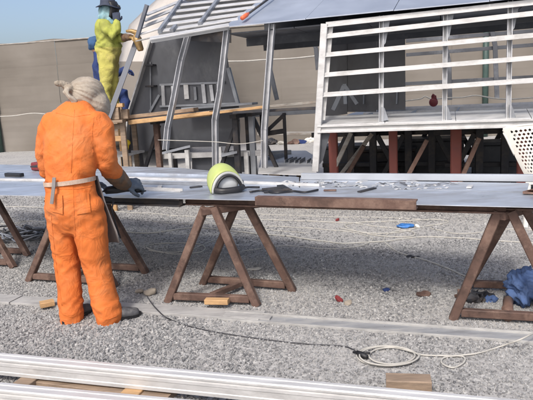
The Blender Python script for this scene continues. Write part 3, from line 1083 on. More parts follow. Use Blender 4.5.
# scaffold stands and boards at the open end
BOARDS = [((103, 120), (196, 109.5), 0.62, 0.17, 0.05, WOOD_G, 'brown scaffold board reaching left past the welder'),
          ((131.5, 122.2), (212, 113.2), 0.50, 0.18, 0.06, WOOD, 'fresh pale scaffold board with a bright sawn end'),
          ((172, 118), (268, 106.5), 0.42, 0.16, 0.035, WOOD, 'pale scaffold board crossing behind the middle rib'),
          ((200, 113), (322, 101.5), 0.72, 0.26, 0.035, WOOD_P, 'long grey scaffold board running to the hull corner'),
          ((185, 108.5), (255, 103.5), 0.98, 0.26, 0.03, ALU_G, 'grey metal plank lying behind the timber boards'),
          ((235, 112.5), (318, 108), 0.30, 0.18, 0.03, DSTEEL, 'dark steel plank below the grey scaffold board')]
for a, b, o_, wd, ht, m_, lab in BOARDS:
    single('scaffold_board', lambda bm, a=a, b=b, o_=o_, wd=wd, ht=ht: bar(bm, SD(*a, o_), SD(*b, o_), wd, ht, UPZ, 0.12), m_, lab, 'board', 'scaffold boards at the open end of the hull')
for i, (px, o_, yt) in enumerate(((156, 0.75, 120), (235, 0.62, 114), (251, 0.85, 112))):
    tp = SD(px, yt, o_)
    c = Vector((tp.x, tp.y, 0))
    t = thing('scaffold_stand', c, ['rusty scaffold stand under the fresh pale board', 'dark braced scaffold stand near the middle rib', 'grey scaffold stand nearest the tall open rib'][i], 'stand', 'stands holding up the scaffold boards')
    m_ = (RUST, DSTEEL, ALU_G)[i]
    part(t, 'upright', lambda bm: bar(bm, c, tp, 0.075, 0.075, HV), m_)
    part(t, 'upright', lambda bm: bar(bm, c + HV * 0.5, tp + HV * 0.5, 0.06, 0.06, HV), DSTEEL)
    part(t, 'head_bar', lambda bm: bar(bm, tp - HV * 0.1 + Vector((0, 0, -0.03)), tp + HV * 0.7 + Vector((0, 0, -0.03)), 0.085, 0.05), DSTEEL)
    part(t, 'brace', lambda bm: bar(bm, c + HV * 0.08 + HU * 0.45 * (1 if i == 2 else -1) + Vector((0, 0, 0.1)), tp + HV * 0.08 - Vector((0, 0, 0.08)), 0.05, 0.045, HV), DSTEEL)
    part(t, 'foot', lambda bm: bar(bm, c - HV * 0.12 + Vector((0, 0, 0.02)), c + HV * 0.6 + Vector((0, 0, 0.02)), 0.11, 0.035), DSTEEL)
frm = thing('bracket_frame', SD(278, 125, 1.6), 'small dark steel frame with a diagonal behind the tallest open rib', 'frame')
frm.location.z = 0
part(frm, 'post', lambda bm: bar(bm, Vector((SD(284, 113, 1.6).x, SD(284, 113, 1.6).y, 0)), SD(284, 113, 1.6), 0.04, 0.05, HV), DSTEEL)
part(frm, 'diagonal', lambda bm: sbar(bm, (268, 130), (284, 115), 0.04, 0.05, 1.6), DSTEEL)
part(frm, 'crossbar', lambda bm: sbar(bm, (267, 133.5), (284, 131), 0.05, 0.07, 1.6), DSTEEL)
part(frm, 'beam', lambda bm: sbar(bm, (226, 116.5), (322, 111), 0.06, 0.06, 1.66), ALU_G)
# far clutter by the foot of the screen
for i, (px, py, s, m_, lab) in enumerate(((301, 143.5, 0.10, BLUE, 'small blue bundle on the ground beyond the low sheet'), (294, 144, 0.11, RUST, 'small rusty lump beside the blue bundle by the fence'), (311, 142, 0.12, PLASTIC, 'white scrap on the far ground by the hull corner'), (271, 144, 0.14, DSTEEL, 'dark scrap heap by the fence behind the tallest rib'), (283, 144.5, 0.09, ROPE, 'pale scrap between dark heap and rusty lump'), (236, 137.5, 0.15, ROPE, 'pale rag heap on the ground behind the scaffold stands'))):
    def f(bm, px=px, py=py, s=s, i=i):
        ball(bm, G(px, py + 0.6) + Vector((0, 0, s * 0.5)), s * 1.5, s, s * 0.75)
        for v in bm.verts:
            v.co += Vector((noise.noise(v.co * 9), noise.noise(v.co * 9 + Vector((5, 0, 0))), noise.noise(v.co * 8 + Vector((0, 5, 0))))) * s * 0.5
            v.co.z = max(v.co.z, 0.0)
    single('scrap_heap', f, m_, lab, 'scrap')
single('bar_stack', lambda bm: [bar(bm, P(258, 134 - k * 0.4, 13 + k * 0.12) * 1.0, P(322, 133.5 - k * 0.4, 12.6 + k * 0.12), 0.1, 0.05) for k in range(3)], WOOD_P, 'stack of long grey bars lying low beyond the pale sheet', 'bars')

# ================================================================== TABLE ROW
TZ = 0.76


def T(px, py, z=TZ):
    return G(px, py, z)


def sheet(name, pts, z, th, m_, label, group=None):
    return single(name, lambda bm: slab(bm, [G(*p, z) for p in pts], th), m_, label, 'metal sheet', group)


GR = 'metal sheets laid out on the trestles'
sheet('metal_sheet', [(-40, 194.2), (255, 200.0), (417, 204.3), (575, 208), (575, 193.6), (417, 190.0), (300, 187.6), (130, 184), (-40, 180.5)], 0.766, 0.005, ALU, 'near bare aluminium sheet with a bright front edge along the whole bench', GR)
sheet('metal_sheet', [(300, 187.3), (417, 189.7), (527, 192.2), (529, 183), (413, 181.3), (300, 177.5)], 0.766, 0.005, ALU, 'rear aluminium sheet strewn with bright offcuts', GR)
sheet('metal_sheet', [(-40, 180.0), (130, 183.6), (299, 187.2), (299, 177.2), (230, 173), (160, 174), (-40, 170.5)], 0.7665, 0.005, ALU, 'aluminium sheet behind the orange worker carrying the small black block', GR)
sheet('metal_sheet', [(-40, 170.2), (160, 173.7), (229, 172.7), (180, 167.8), (120, 166.3), (-40, 164)], 0.760, 0.006, ALU, 'dull aluminium sheet farthest back beyond the orange worker', GR)
# smaller bits lying about the bench
for i, (px, py, ln, m_, lab) in enumerate(((196, 186.8, 0.10, DSTEEL, 'dark steel rod lying just left of the lime helmet'), (160, 186.2, 0.07, ALU_W, 'small bright plate piece between the gloved hand and helmet'), (330, 190.2, 0.09, RUST, 'small rusty flat piece behind the brown channel'), (470, 186.5, 0.08, ALU_W, 'small pale plate piece near the bracket end of the sheets'))):
    def f(bm, px=px, py=py, ln=ln, i=i):
        c = G(px, py, 0.775)
        d_ = Vector((math.cos(i * 1.3 + 0.3), math.sin(i * 1.3 + 0.3), 0)) * ln / 2
        bar(bm, c - d_, c + d_, 0.022 + 0.012 * (i % 2), 0.010)
    single('metal_piece', f, m_, lab, 'offcut')
# long profiles lying along the sheets
for i, (a, b, wd, ht, m_, lab) in enumerate((
        ((302, 176.2), (585, 178.4), 0.05, 0.05, TUBE, 'long grey rectangular tube along the back of the offcut sheet'),
        ((-40, 178.9), (92, 180.5), 0.03, 0.02, ALU_W, 'bright narrow flat bar lying left of the orange worker'),
        ((118, 177.6), (225, 180.5), 0.05, 0.02, ALU_W, 'bright flat bar on the sheets behind the gloved hand'),
        ((125, 181.8), (222, 184.6), 0.03, 0.022, ALU_G, 'dark grey bar ending behind the lime helmet'),
        ((244, 182.2), (320, 185.0), 0.03, 0.02, ALU_W, 'bright flat bar running from the helmet towards the offcuts'),
        ((128, 173.2), (212, 175.2), 0.05, 0.02, ALU, 'grey flat bar lying farthest back on the sheets'))):
    single('flat_bar', lambda bm, a=a, b=b, wd=wd, ht=ht: bar(bm, G(*a, 0.767 + ht / 2), G(*b, 0.767 + ht / 2), wd, ht), m_, lab, 'bar', 'bars lying on the sheets')
single('flat_bar', lambda bm: profile(bm, G(142, 189.2, 0.767), G(183, 191.4, 0.767), ell(0.035, 0.022, 0.005)), ALU_W, 'short bright angle bar lying beside the gloved hand', 'bar', 'bars lying on the sheets')
# beams under the sheets
single('steel_beam', lambda bm: profile(bm, G(186, 204.2, 0.70), G(506, 213.0, 0.70), ibeam(0.075, 0.0595, 0.011)), RUST, 'long rusty beam under the near sheet between two trestles', 'beam')
single('steel_beam', lambda bm: profile(bm, G(48, 200.8, 0.70), G(183, 206, 0.70), ibeam(0.09, 0.0595, 0.011)), DSTEEL, 'black beam under the sheet in front of the orange worker', 'beam')
single('steel_beam', lambda bm: profile(bm, G(500, 209, 0.715), G(600, 211.2, 0.715), ibeam(0.075, 0.044, 0.011)), RUST, 'short rusty beam end meeting the trestle with the blue cloth', 'beam')
single('steel_channel', lambda bm: profile(bm, G(257, 204.4, 0.767) + Vector((0, 0, 0)), G(417, 208.9, 0.767), [(-0.03, 0.0), (0.03, 0.0), (0.03, 0.055), (-0.03, 0.055), (-0.03, 0.046), (0.02, 0.046), (0.02, 0.009), (-0.03, 0.009)]), RUST, 'dark brown steel channel lying along the front edge of the sheet', 'channel')


# trestles
def trestle(label, nl, nr_, fl, fr_, an, af, zt=0.70, diag=True, extra=None, m_=None):
    """near feet, far feet on the ground; tops at zt"""
    NL, NR_, FL, FR = G(*nl), G(*nr_), G(*fl), G(*fr_)
    AN, AF = G(*an, zt), G(*af, zt)
    c = (NL + NR_ + FL + FR) / 4
    m_ = m_ or RUST
    t = thing('trestle', c, label, 'trestle', 'rusty steel trestles under the sheets')
    e = (NR_ - NL).normalized()
    for A, L1, R1 in ((AN, NL, NR_), (AF, FL, FR)):
        part(t, 'leg', lambda bm: bar(bm, L1, A - e * 0.035, 0.055, 0.055, (e.y, -e.x, 0.0), 0.1), m_)
        part(t, 'leg', lambda bm: bar(bm, R1, A + e * 0.035, 0.055, 0.055, (e.y, -e.x, 0.0), 0.1), m_)
        z = Vector((0, 0, 0.03))
        a1, b1 = L1.lerp(A, 0.07), R1.lerp(A, 0.07)
        k = e * 0.03
        part(t, 'foot_bar', lambda bm: bar(bm, a1 + k, b1 - k, 0.045, 0.05, UPZ, 0.1), m_)
    part(t, 'top_bar', lambda bm: bar(bm, AN - (AF - AN) * 0.25 + Vector((0, 0, -0.024)), AF + (AF - AN) * 0.9 + Vector((0, 0, -0.024)), 0.06, 0.048, UPZ, 0.1), m_)
    if diag:
        p, q = NL.lerp(NR_, 0.45) + Vector((0, 0, 0.05)), FL.lerp(FR, 0.5) + Vector((0, 0, 0.05))
        part(t, 'tie_bar', lambda bm: bar(bm, p + (q - p) * 0.12, q - (q - p) * 0.12, 0.04, 0.04, UPZ, 0.1), m_)
    return t


trestle('rusty trestle standing clear under the lime helmet', (168, 302), (257, 306), (203, 284), (293, 291), (209.5, 207.5), (241.5, 203))
trestle('rusty trestle straddling behind the legs of the orange worker', (29, 281), (115, 287), (64, 268), (146, 273), (66, 200.5), (98, 197.5))
trestle('rusty trestle with a blue cloth hung over its foot bar', (453, 319), (566, 326), (466, 288), (574, 293), (504.5, 211), (518, 207), 0.712)
trestle('rusty trestle at the far end beside the black tangled cable', (-78, 262), (14, 268), (-58, 252), (28, 256), (-34, 190), (-14, 186))

# lime welding helmet on the sheet
hc = G(224, 190.5, 0.768)
helm = thing('welding_helmet', hc, 'lime welding helmet with a black rim lying face up on the bench', 'helmet')
HR = 0.128


def f(bm):
    # domed shell, opening to the front, crown lifted to the back
    n, m2 = 28, 12
    rows = []
    for j in range(m2 + 1):
        t = j / m2
        r = HR * max(0.06, (1 - t ** 2.4)) ** 0.5
        row = []
        for i in range(n + 1):
            a = -0.12 + (math.pi + 0.24) * i / n
            row.append(bm.verts.new(hc + Vector((math.cos(a) * r * (1 - 0.06 * math.sin(a)), -0.085 + 0.225 * t, 0.018 + math.sin(a) * r * 1.05 + 0.075 * math.sin(t * 1.9)))))
        rows.append(row)
    for a, b in zip(rows, rows[1:]):
        for i in range(n):
            bm.faces.new((a[i], a[i + 1], b[i + 1], b[i]))
    bm.faces.new(rows[-1])
    thicken(bm, 0.006)


part(helm, 'shell', f, LIME, True)


def arch(bm, r0, r1, y0, y1, n=24, zs=1.05, a0=-0.1, a1=math.pi + 0.1):
    vs = []
    for i in range(n + 1):
        a = a0 + (a1 - a0) * i / n
        ca, sa = math.cos(a), math.sin(a)
        k = 1 - 0.06 * sa
        vs.append([bm.verts.new(hc + Vector((ca * r * k, y, 0.018 + sa * r * zs))) for r, y in ((r0, y0), (r1, y0), (r1, y1), (r0, y1))])
    for a, b in zip(vs, vs[1:]):
        for k in range(4):
            bm.faces.new((a[k], a[(k + 1) % 4], b[(k + 1) % 4], b[k]))
    bm.faces.new(vs[0])
    bm.faces.new(vs[-1][::-1])


part(helm, 'rim', lambda bm: arch(bm, HR * 0.86, HR * 1.012, -0.105, -0.0855), TRIM, True)
part(helm, 'seal', lambda bm: (arch(bm, HR * 0.74, HR * 0.86, -0.12, -0.09), tube(bm, smooth_path([hc + Vector((-0.108, -0.11, 0.03)), hc + Vector((-0.07, -0.15, 0.024)), hc + Vector((0, -0.165, 0.024)), hc + Vector((0.07, -0.15, 0.024)), hc + Vector((0.108, -0.11, 0.03))], 6), 0.023, 10)), BLACK, True)
part(helm, 'reflection', lambda bm: ball(bm, hc + Vector((0.0, -0.07, 0.06)), HR * 0.74, 0.03, HR * 0.52), LENS, True)  # pale colour stands in for a reflection in the visor
part(helm, 'knob', lambda bm: tube(bm, [hc + Vector((HR * 0.98, -0.04, 0.05)), hc + Vector((HR * 1.10, -0.04, 0.05))], 0.022, 12), BLACK)
part(helm, 'strap', lambda bm: tube(bm, smooth_path([hc + Vector((0.1, -0.09, 0.015)), hc + Vector((0.15, -0.1, 0.02)), hc + Vector((0.2, -0.07, 0.012)), hc + Vector((0.26, -0.08, 0.006))], 5), 0.008), BLACK, True)

helm.rotation_euler = (0, 0, R(24))
# tangle of black wire clamps beside the helmet
clamp = thing('earth_clamp', G(284, 190, 0.768), 'dark metal clamp and wires lying beside the lime helmet', 'clamp')
part(clamp, 'jaw', lambda bm: (bar(bm, G(262, 189.5, 0.776), G(284, 187.5, 0.784), 0.03, 0.016), bar(bm, G(264, 192, 0.776), G(290, 189.2, 0.780), 0.022, 0.014), bar(bm, G(280, 186, 0.776), G(289, 191, 0.776), 0.05, 0.02)), DSTEEL)
part(clamp, 'cable', lambda bm: tube(bm, smooth_path([G(250, 192, 0.777), G(262, 190.5, 0.777), G(276, 192.6, 0.777), G(292, 191.0, 0.777), G(305, 192.2, 0.777), G(318, 189.8, 0.777)], 5), 0.008), BLACK, True)
single('flat_strip', lambda bm: bar(bm, G(359, 191.8, 0.772), G(375, 187.8, 0.772), 0.03, 0.008), DSTEEL, 'dark metal strip lying askew among the bright offcuts', 'strip')
single('black_block', lambda bm: (bar(bm, G(6.5, 174.5, 0.785), G(22, 175, 0.785), 0.05, 0.036, UPZ, 0.15), bar(bm, G(8, 174.2, 0.806), G(20.5, 174.6, 0.806), 0.03, 0.006)), BLACK, 'small black block on the sheet left of the orange worker', 'block')
rb_ = thing('red_box', G(39, 163, 0.76), 'small dark red box behind the orange worker on the sheets', 'box')
part(rb_, 'case', lambda bm: bar(bm, G(35.5, 166, 0.81), G(45, 166.2, 0.81), 0.12, 0.09, UPZ, 0.15), REDT)
part(rb_, 'lid', lambda bm: bar(bm, G(35.2, 166, 0.864), G(45.3, 166.2, 0.864), 0.125, 0.014, UPZ, 0.2), DSTEEL)

single('steel_bracket', lambda bm: (slab(bm, [G(523.5, 191.8, 0.773), G(535, 192.6, 0.773), G(535, 189, 0.81)], 0.02, (0, 1, 0)), bar(bm, G(523, 192.3, 0.778), G(545, 193, 0.778), 0.05, 0.010)), RUST_L, 'brown triangular steel bracket standing on the end of the sheets', 'bracket')
# offcuts scattered on the rear sheet
rng = random.Random(5)
protos = []
for k in range(5):
    bm = bmesh.new()
    ln = [0.05, 0.08, 0.035, 0.11, 0.06][k]
    wd = [0.02, 0.018, 0.028, 0.012, 0.03][k]
    pts = [Vector((-ln / 2, 0, 0)), Vector((-ln / 6, 0.004 * (k - 2), 0.003 + 0.0015 * k)), Vector((ln / 6, 0, 0.003)), Vector((ln / 2, 0.003 * k, 0.005 if k % 2 else 0))]
    L1 = [bm.verts.new(p + Vector((0, -wd / 2, 0.002))) for p in pts]
    L2 = [bm.verts.new(p + Vector((0, wd / 2, 0.002))) for p in pts]
    for i in range(3):
        bm.faces.new((L1[i], L1[i + 1], L2[i + 1], L2[i]))
    thicken(bm, 0.0025)
    me = bpy.data.meshes.new('metal_offcut')
    bm.to_mesh(me)
    bm.free()
    me.materials.append(mat('bright offcut %d' % k, [(0.62, 0.62, 0.61), (0.5, 0.51, 0.52), (0.66, 0.65, 0.62), (0.10, 0.10, 0.11), (0.42, 0.44, 0.46)][k], 0.5, 0.2 if k != 3 else 0.3))
    protos.append(me)
spots = []
while len(spots) < 96:
    px = rng.choice((rng.uniform(283, 345), rng.uniform(283, 400), rng.uniform(395, 458)))
    py = rng.gauss(183.8 + (px - 300) * 0.008, 1.9)
    if 178.7 + (px - 300) * 0.026 < py < 187.6 + (px - 300) * 0.018:
        spots.append((px, py))
for i, (px, py) in enumerate(spots):
    o = bpy.data.objects.new('metal_offcut', protos[rng.choice((0, 0, 1, 2, 2, 3, 4, 4))])
    COL.objects.link(o)
    o.location = G(px, py, 0.7668)
    o.rotation_euler = (rng.uniform(-0.08, 0.08), rng.uniform(-0.08, 0.08), rng.uniform(0, 6.28))
    s = rng.uniform(0.6, 1.15)
    o.scale = (s, s, s)
    tag(o, 'small curled metal offcut lying among others on the rear sheet', 'offcut', 'metal offcuts scattered on the rear sheet')

# ================================================================== THINGS ON THE GROUND
# long strip across the yard: dusty planks, then a channel with bright lips
single('concrete_strip', lambda bm: bar(bm, G(-40, 296.8, 0.012), G(16, 300.1, 0.012), 0.16, 0.024, UPZ, 0.1), CONC, 'short dusty flat strip left of the orange worker on the gravel', 'strip')
single('concrete_strip', lambda bm: bar(bm, G(17, 300.2, 0.01), G(262, 316.6, 0.01), 0.15, 0.02, UPZ, 0.1), CONC, 'long dusty flat strip on the gravel behind the orange worker', 'strip')
ca, cb = G(222, 317, 0.0), G(590, 344, 0.0)
chn = thing('ground_channel', ca, 'long grey steel channel with bright lips lying across the gravel', 'channel')
cd_ = (cb - ca).normalized()
cn_ = Vector((-cd_.y, cd_.x, 0))
part(chn, 'web', lambda bm: bar(bm, ca + Vector((0, 0, 0.007)), cb + Vector((0, 0, 0.007)), 0.10, 0.010), CHAN)
for s, h_ in ((-1, 0.017), (1, 0.026)):
    part(chn, 'lip', lambda bm, s=s, h_=h_: bar(bm, ca + cn_ * (0.0585 * s) + Vector((0, 0, h_ / 2)), cb + cn_ * (0.0585 * s) + Vector((0, 0, h_ / 2)), 0.014, h_), LIP)
part(chn, 'end_piece', lambda bm: bar(bm, ca + Vector((0, 0, 0.0185)) + cd_ * 0.02, ca + cd_ * 0.35 + Vector((0, 0, 0.0185)), 0.06, 0.012), CONC)


# pale extrusions stacked in front, on timber bearers
def rib_profile(wd, ht):
    h = wd / 2
    k = 0.0035
    side = [(h, 0), (h, ht * 0.18), (h - k, ht * 0.22), (h - k, ht * 0.52), (h, ht * 0.56), (h, ht * 0.72), (h - k * 2.2, ht * 0.76), (h - k * 2.2, ht * 0.80), (h, ht * 0.84), (h, ht - 0.006), (h - 0.006, ht)]
    return side + [(0.012, ht), (0.010, ht - k), (-0.010, ht - k), (-0.012, ht)] + [(-x, y) for x, y in side[::-1]]


ZB = 0.055
EH = 0.095
q0, q1 = G(-60, 346.6, ZB + EH), G(600, 406.0, ZB + EH)
e_d = (q1 - q0).normalized()
e_n = Vector((-e_d.y, e_d.x, 0))
EXW = 0.075
GE = 'pale extrusions stacked at the front of the yard'
single('aluminium_extrusion', lambda bm: profile(bm, q0 - e_n * EXW / 2 - Vector((0, 0, EH)), q1 - e_n * EXW / 2 - Vector((0, 0, EH)), rib_profile(EXW, EH)), ALU_WARM, 'long pale grooved extrusion reaching right across the front of the yard', 'extrusion', GE)
q2, q3 = G(-60, 376.0, ZB + EH), G(600, 436, ZB + EH)
single('aluminium_extrusion', lambda bm: profile(bm, q2 - e_n * (EXW / 2) - Vector((0, 0, EH)), q3 - e_n * (EXW / 2) - Vector((0, 0, EH)), rib_profile(EXW, EH)), ALU_WARM, 'pale grooved extrusion lying nearest, cut off by the photo edge', 'extrusion', GE)
for i, (px, py) in enumerate(((38, 381), (140, 393), (470, 418))):
    c = G(px, py, 0)

    def f(bm, c=c, i=i):
        a, b = c - e_n * (0.34 + 0.02 * i), c + e_n * (0.10)
        bar(bm, a + Vector((0, 0, 0.0265)), b + Vector((0, 0, 0.0265)), 0.10, 0.053, UPZ, 0.06)
    single('timber_bearer', f, (WOOD_G, WOOD, WOOD_G)[i], ['brown timber bearer under the pale extrusions, before the left boot', 'yellowish timber bearer under the pale extrusions', 'timber bearer under the far right of the pale extrusions'][i], 'timber', 'timber bearers under the extrusions')
single('timber_bearer', lambda bm: bar(bm, G(36, 379, 0.02), G(172, 397, 0.02), 0.12, 0.04, UPZ, 0.08), WOOD_G, 'dark brown board lying lengthwise between the two extrusions', 'timber')

# loose blocks, stones, rags
single('wood_block', lambda bm: bar(bm, G(206, 304.0, 0.025) + Vector((0, -0.02, 0.03)), G(229, 304.4, 0.025) + Vector((0, -0.02, 0.03)), 0.06, 0.035, UPZ, 0.1), WOOD, 'fresh wood offcut on the foot bar of the clear standing trestle', 'block')
single('wood_block', lambda bm: bar(bm, G(40, 304.8, 0.040), G(54, 302.1, 0.040), 0.07, 0.038, UPZ, 0.1), WOOD, 'pale wood offcut on the strip left of the orange trousers', 'block')
single('wood_block', lambda bm: bar(bm, G(386, 382, 0.03), G(431, 383.5, 0.03), 0.09, 0.06, UPZ, 0.08), WOOD_G, 'weathered timber block behind the pale extrusion near the coil', 'block')


def lump(name, px, py, rx, ry, rz, m_, lab, cat, seed=0, amp=0.55, fr=26, z=0.0, rot=0.0, sub=None):
    sub = sub or (2 if cat == 'scrap' else 4)
    if cat == 'rag':
        fr, amp = 34, 0.75
    def f(bm):
        c = G(px, py, z)
        ball(bm, (0, 0, 0), rx, ry, rz, None, sub)
        for v in bm.verts:
            q = v.co * fr + Vector((seed, seed * 1.7, 0))
            v.co += Vector((noise.noise(q), noise.noise(q + Vector((5, 0, 0))), noise.noise(q + Vector((0, 7, 0))))) * (min(rx, ry, rz) * amp * 2)
            v.co = Matrix.Rotation(rot, 3, 'Z') @ v.co
            v.co += c
            v.co.z = max(v.co.z, z - rz + 0.001) + rz
            v.co.z -= 0.004
    return single(name, f, m_, lab, cat, None, cat not in ('scrap', 'rag'))


stn = lump('stone', 150, 295, 0.055, 0.035, 0.03, ROCK, 'brown grey stone beside the foot of the clear trestle', 'stone', 1, 0.3, 18)
lump('stone', 140, 293.5, 0.03, 0.03, 0.025, ROCK, 'smaller stone touching the brown grey stone by the strip', 'stone', 3, 0.3, 18)
lump('scrap', 339, 302, 0.022, 0.018, 0.028, REDT, 'small red scrap standing on the gravel right of the clear trestle', 'scrap', 4)
lump('scrap', 348, 304.5, 0.03, 0.02, 0.016, ROCK, 'brown lump beside the small red scrap on the gravel', 'scrap', 5)
lump('scrap', 337.5, 221, 0.02, 0.015, 0.018, REDT, 'tiny red scrap on the gravel beyond the brown channel', 'scrap', 6)
lump('scrap', 424, 296, 0.06, 0.03, 0.018, RUST, 'rust coloured clod on the gravel near the right trestle', 'scrap', 8)
lump('scrap', 386, 291, 0.03, 0.02, 0.012, BLUE, 'small dark blue scrap on the gravel before the right trestle', 'scrap', 9)
lump('scrap', 413, 257.5, 0.06, 0.025, 0.012, DSTEEL, 'flat black scrap on the gravel below the blue packet', 'scrap', 10)
lump('rag', 477, 300.5, 0.10, 0.05, 0.03, DSTEEL, 'dark rag heap inside the foot of the right trestle', 'rag', 11, 0.5)
lump('rag', 489, 301, 0.05, 0.03, 0.02, BLUE_L, 'small blue rag beside the dark heap under the right trestle', 'rag', 12, 0.5)
lump('rag', 462, 298, 0.05, 0.03, 0.025, RUST, 'brown rag next to the dark heap under the right trestle', 'rag', 13, 0.5)
lump('scrap', 255, 270, 0.06, 0.035, 0.012, ROPE, 'pale flat scrap on the gravel inside the clear trestle', 'scrap', 14)
lump('packet', 405, 227.5, 0.095, 0.05, 0.022, BLUEBAG, 'blue and white packet lying on the gravel beyond the bench', 'packet', 15, 0.3, 20)
lump('packet', 417.5, 228, 0.03, 0.03, 0.024, PLASTIC, 'white corner scrap against the blue packet', 'packet', 16, 0.3, 20)


# blue cloth hung over the trestle foot bar
def cloth(bm):
    c = G(526, 305, 0.0)
    ball(bm, (0, 0, 0), 0.125, 0.085, 0.115, None, 5)
    ra, rb2 = Matrix.Rotation(R(38), 3, 'Y'), Matrix.Rotation(R(-30), 3, 'Y')
    for v in bm.verts:
        nrm = Vector((v.co.x / 0.125 ** 2, v.co.y / 0.085 ** 2, v.co.z / 0.115 ** 2)).normalized()
        wv = Vector((noise.noise(v.co * 8), noise.noise(v.co * 8 + Vector((3, 0, 0))), noise.noise(v.co * 8 + Vector((0, 3, 0))))) * 0.035
        q1, q2 = ra @ (v.co + wv), rb2 @ (v.co + wv * 1.5)
        r1 = max(0.0, 1 - abs(noise.noise(Vector((q1.x * 24, q1.y * 10, q1.z * 6)))) * 3.2) ** 1.4
        r2 = max(0.0, 1 - abs(noise.noise(Vector((q2.x * 9, q2.y * 12, q2.z * 30)) + Vector((4, 4, 4)))) * 3.2) ** 1.4
        big = noise.noise(v.co * 13 + Vector((1, 8, 4)))
        v.co += nrm * (0.030 * r1 + 0.022 * r2 + 0.045 * big - 0.01)
        v.co.x += 0.03 * (v.co.z > 0) * v.co.z / 0.15
        if v.co.z > 0.02:
            v.co.x *= 0.95
        v.co += c + Vector((0, 0, 0.135))
        v.co.z = max(v.co.z, 0.004)


single('blue_cloth', cloth, BLUE_L, 'crumpled blue jacket hung over the foot bar of the right trestle', 'jacket', None, True)
single('pipe', lambda bm: tube(bm, [G(508, 317, 0.04), G(508, 300, 0.07)], 0.032, 12), RUST_L, 'short rusty pipe standing against the blue jacket', 'pipe', None, True)


# ropes, hoses and cables
def hose(name, pts, r, m_, lab, cat, z=None, n=7, wob=0.0):
    z = r if z is None else z

    def f(bm):
        q = smooth_path([G(p[0], p[1], p[2] if len(p) > 2 else z) for p in pts], n)
        if wob:
            q = [p + Vector((wob * noise.noise(p * 3), wob * noise.noise(p * 3 + Vector((9, 0, 0))), 0)) for p in q]
        tube(bm, q, r, 6)
    return single(name, f, m_, lab, cat, None, True)


hose('rope', [(-30, 206), (20, 206.5), (60, 208), (110, 211), (150, 213.5), (200, 217), (250, 219.5), (330, 222), (370, 225), (400, 229)], 0.0065, ROPE, 'white rope lying across the gravel beyond the whole bench', 'rope', None, 7, 0.05)
hose('rope', [(118, 231), (150, 233), (180, 229), (205, 228), (235, 231), (262, 234), (300, 238), (340, 243), (380, 241.5), (420, 237), (465, 238), (495, 241), (540, 243)], 0.0075, ROPE, 'long white hose lying in slow bends under the bench', 'hose', None, 7, 0.04)
hose('rope', [(150, 250), (175, 254), (200, 252), (205, 246), (190, 243), (160, 243.5), (148, 247), (165, 252), (190, 250), (215, 240), (238, 233)], 0.006, ROPE, 'looped white rope on the gravel left of the clear trestle', 'rope', None, 7, 0.02)
hose('rope', [(340, 228), (370, 233), (400, 232), (420, 227), (442, 224), (447, 221), (430, 219.5), (400, 221), (365, 222), (345, 225), (360, 232), (385, 236), (412, 236), (413, 231.5), (400, 230.5), (388, 234), (384, 241), (395, 250), (415, 257), (440, 265), (470, 277), (500, 283), (520, 287)], 0.007, ROPE, 'white hose looping round the blue packet towards the right trestle', 'hose', None, 7, 0.02)
hose('rope', [(228, 213), (260, 214), (300, 215.5), (330, 217), (370, 217), (420, 219)], 0.005, ROPE, 'thin white rope on the gravel just behind the bench beam', 'rope', None, 7, 0.03)
hose('rope', [(-20, 222), (8, 224), (30, 221), (52, 223)], 0.0055, ROPE, 'thin pale cable on the gravel at the far left of the bench', 'cable', None, 7, 0.03)
hose('rope', [(212, 224), (240, 227), (275, 226), (320, 229), (352, 232), (372, 239), (360, 246), (325, 249), (290, 246), (262, 248), (240, 252)], 0.0055, ROPE, 'thin pale cable bending back between clear trestle and blue packet', 'cable', None, 7, 0.03)
hose('rope', [(430, 228), (455, 233), (480, 232), (510, 229), (545, 231)], 0.0055, ROPE, 'thin pale cable running right from the blue packet', 'cable', None, 7, 0.03)
hose('rope', [(150, 221), (190, 224), (224, 223), (262, 229), (310, 233)], 0.005, ROPE, 'thin pale cable passing behind the top of the clear trestle', 'cable', None, 7, 0.04)
coil = []
for k, (rx, ry, ox) in enumerate(((33, 11, 0), (24, 9, 4), (31, 10.5, 1))):
    for a in range(8):
        an = a * math.pi / 4
        coil.append((387 + ox + rx * math.cos(an) * (1 - 0.02 * a), 355.3 + ry * math.sin(an) * (1 - 0.02 * a), 0.010 + 0.006 * k))
coil += [(421, 354.5), (440, 355.5), (462, 356.2), (464, 362), (453, 367.5), (442, 363), (444, 357.5), (458, 355.5), (478, 353), (500, 346.5), (520, 339.5, 0.075), (533, 333, 0.075), (545, 326, 0.04), (575, 318)]
hose('hose', coil, 0.0052, ROPE, 'cream hose coiled on the gravel with a second small loop', 'hose', 0.010)
hose('cable', [(147, 296, 0.05), (153, 305, 0.045), (164, 316, 0.05), (172, 320), (185, 325), (210, 331), (250, 337.5), (300, 343.5), (340, 346), (352, 349), (360, 355), (366, 357)], 0.0045, CABLE, 'thin black cable running over the gravel into the cream coil', 'cable')
single('plug', lambda bm: (tube(bm, [G(357, 352.5, 0.02), G(362, 354.5, 0.02), G(367, 357, 0.02)], [0.014, 0.018, 0.012], 8), tube(bm, [G(353, 352, 0.016), G(370, 353, 0.03)], 0.006, 6)), BLACK, 'black cable connector at the edge of the cream coil', 'plug', None, True)

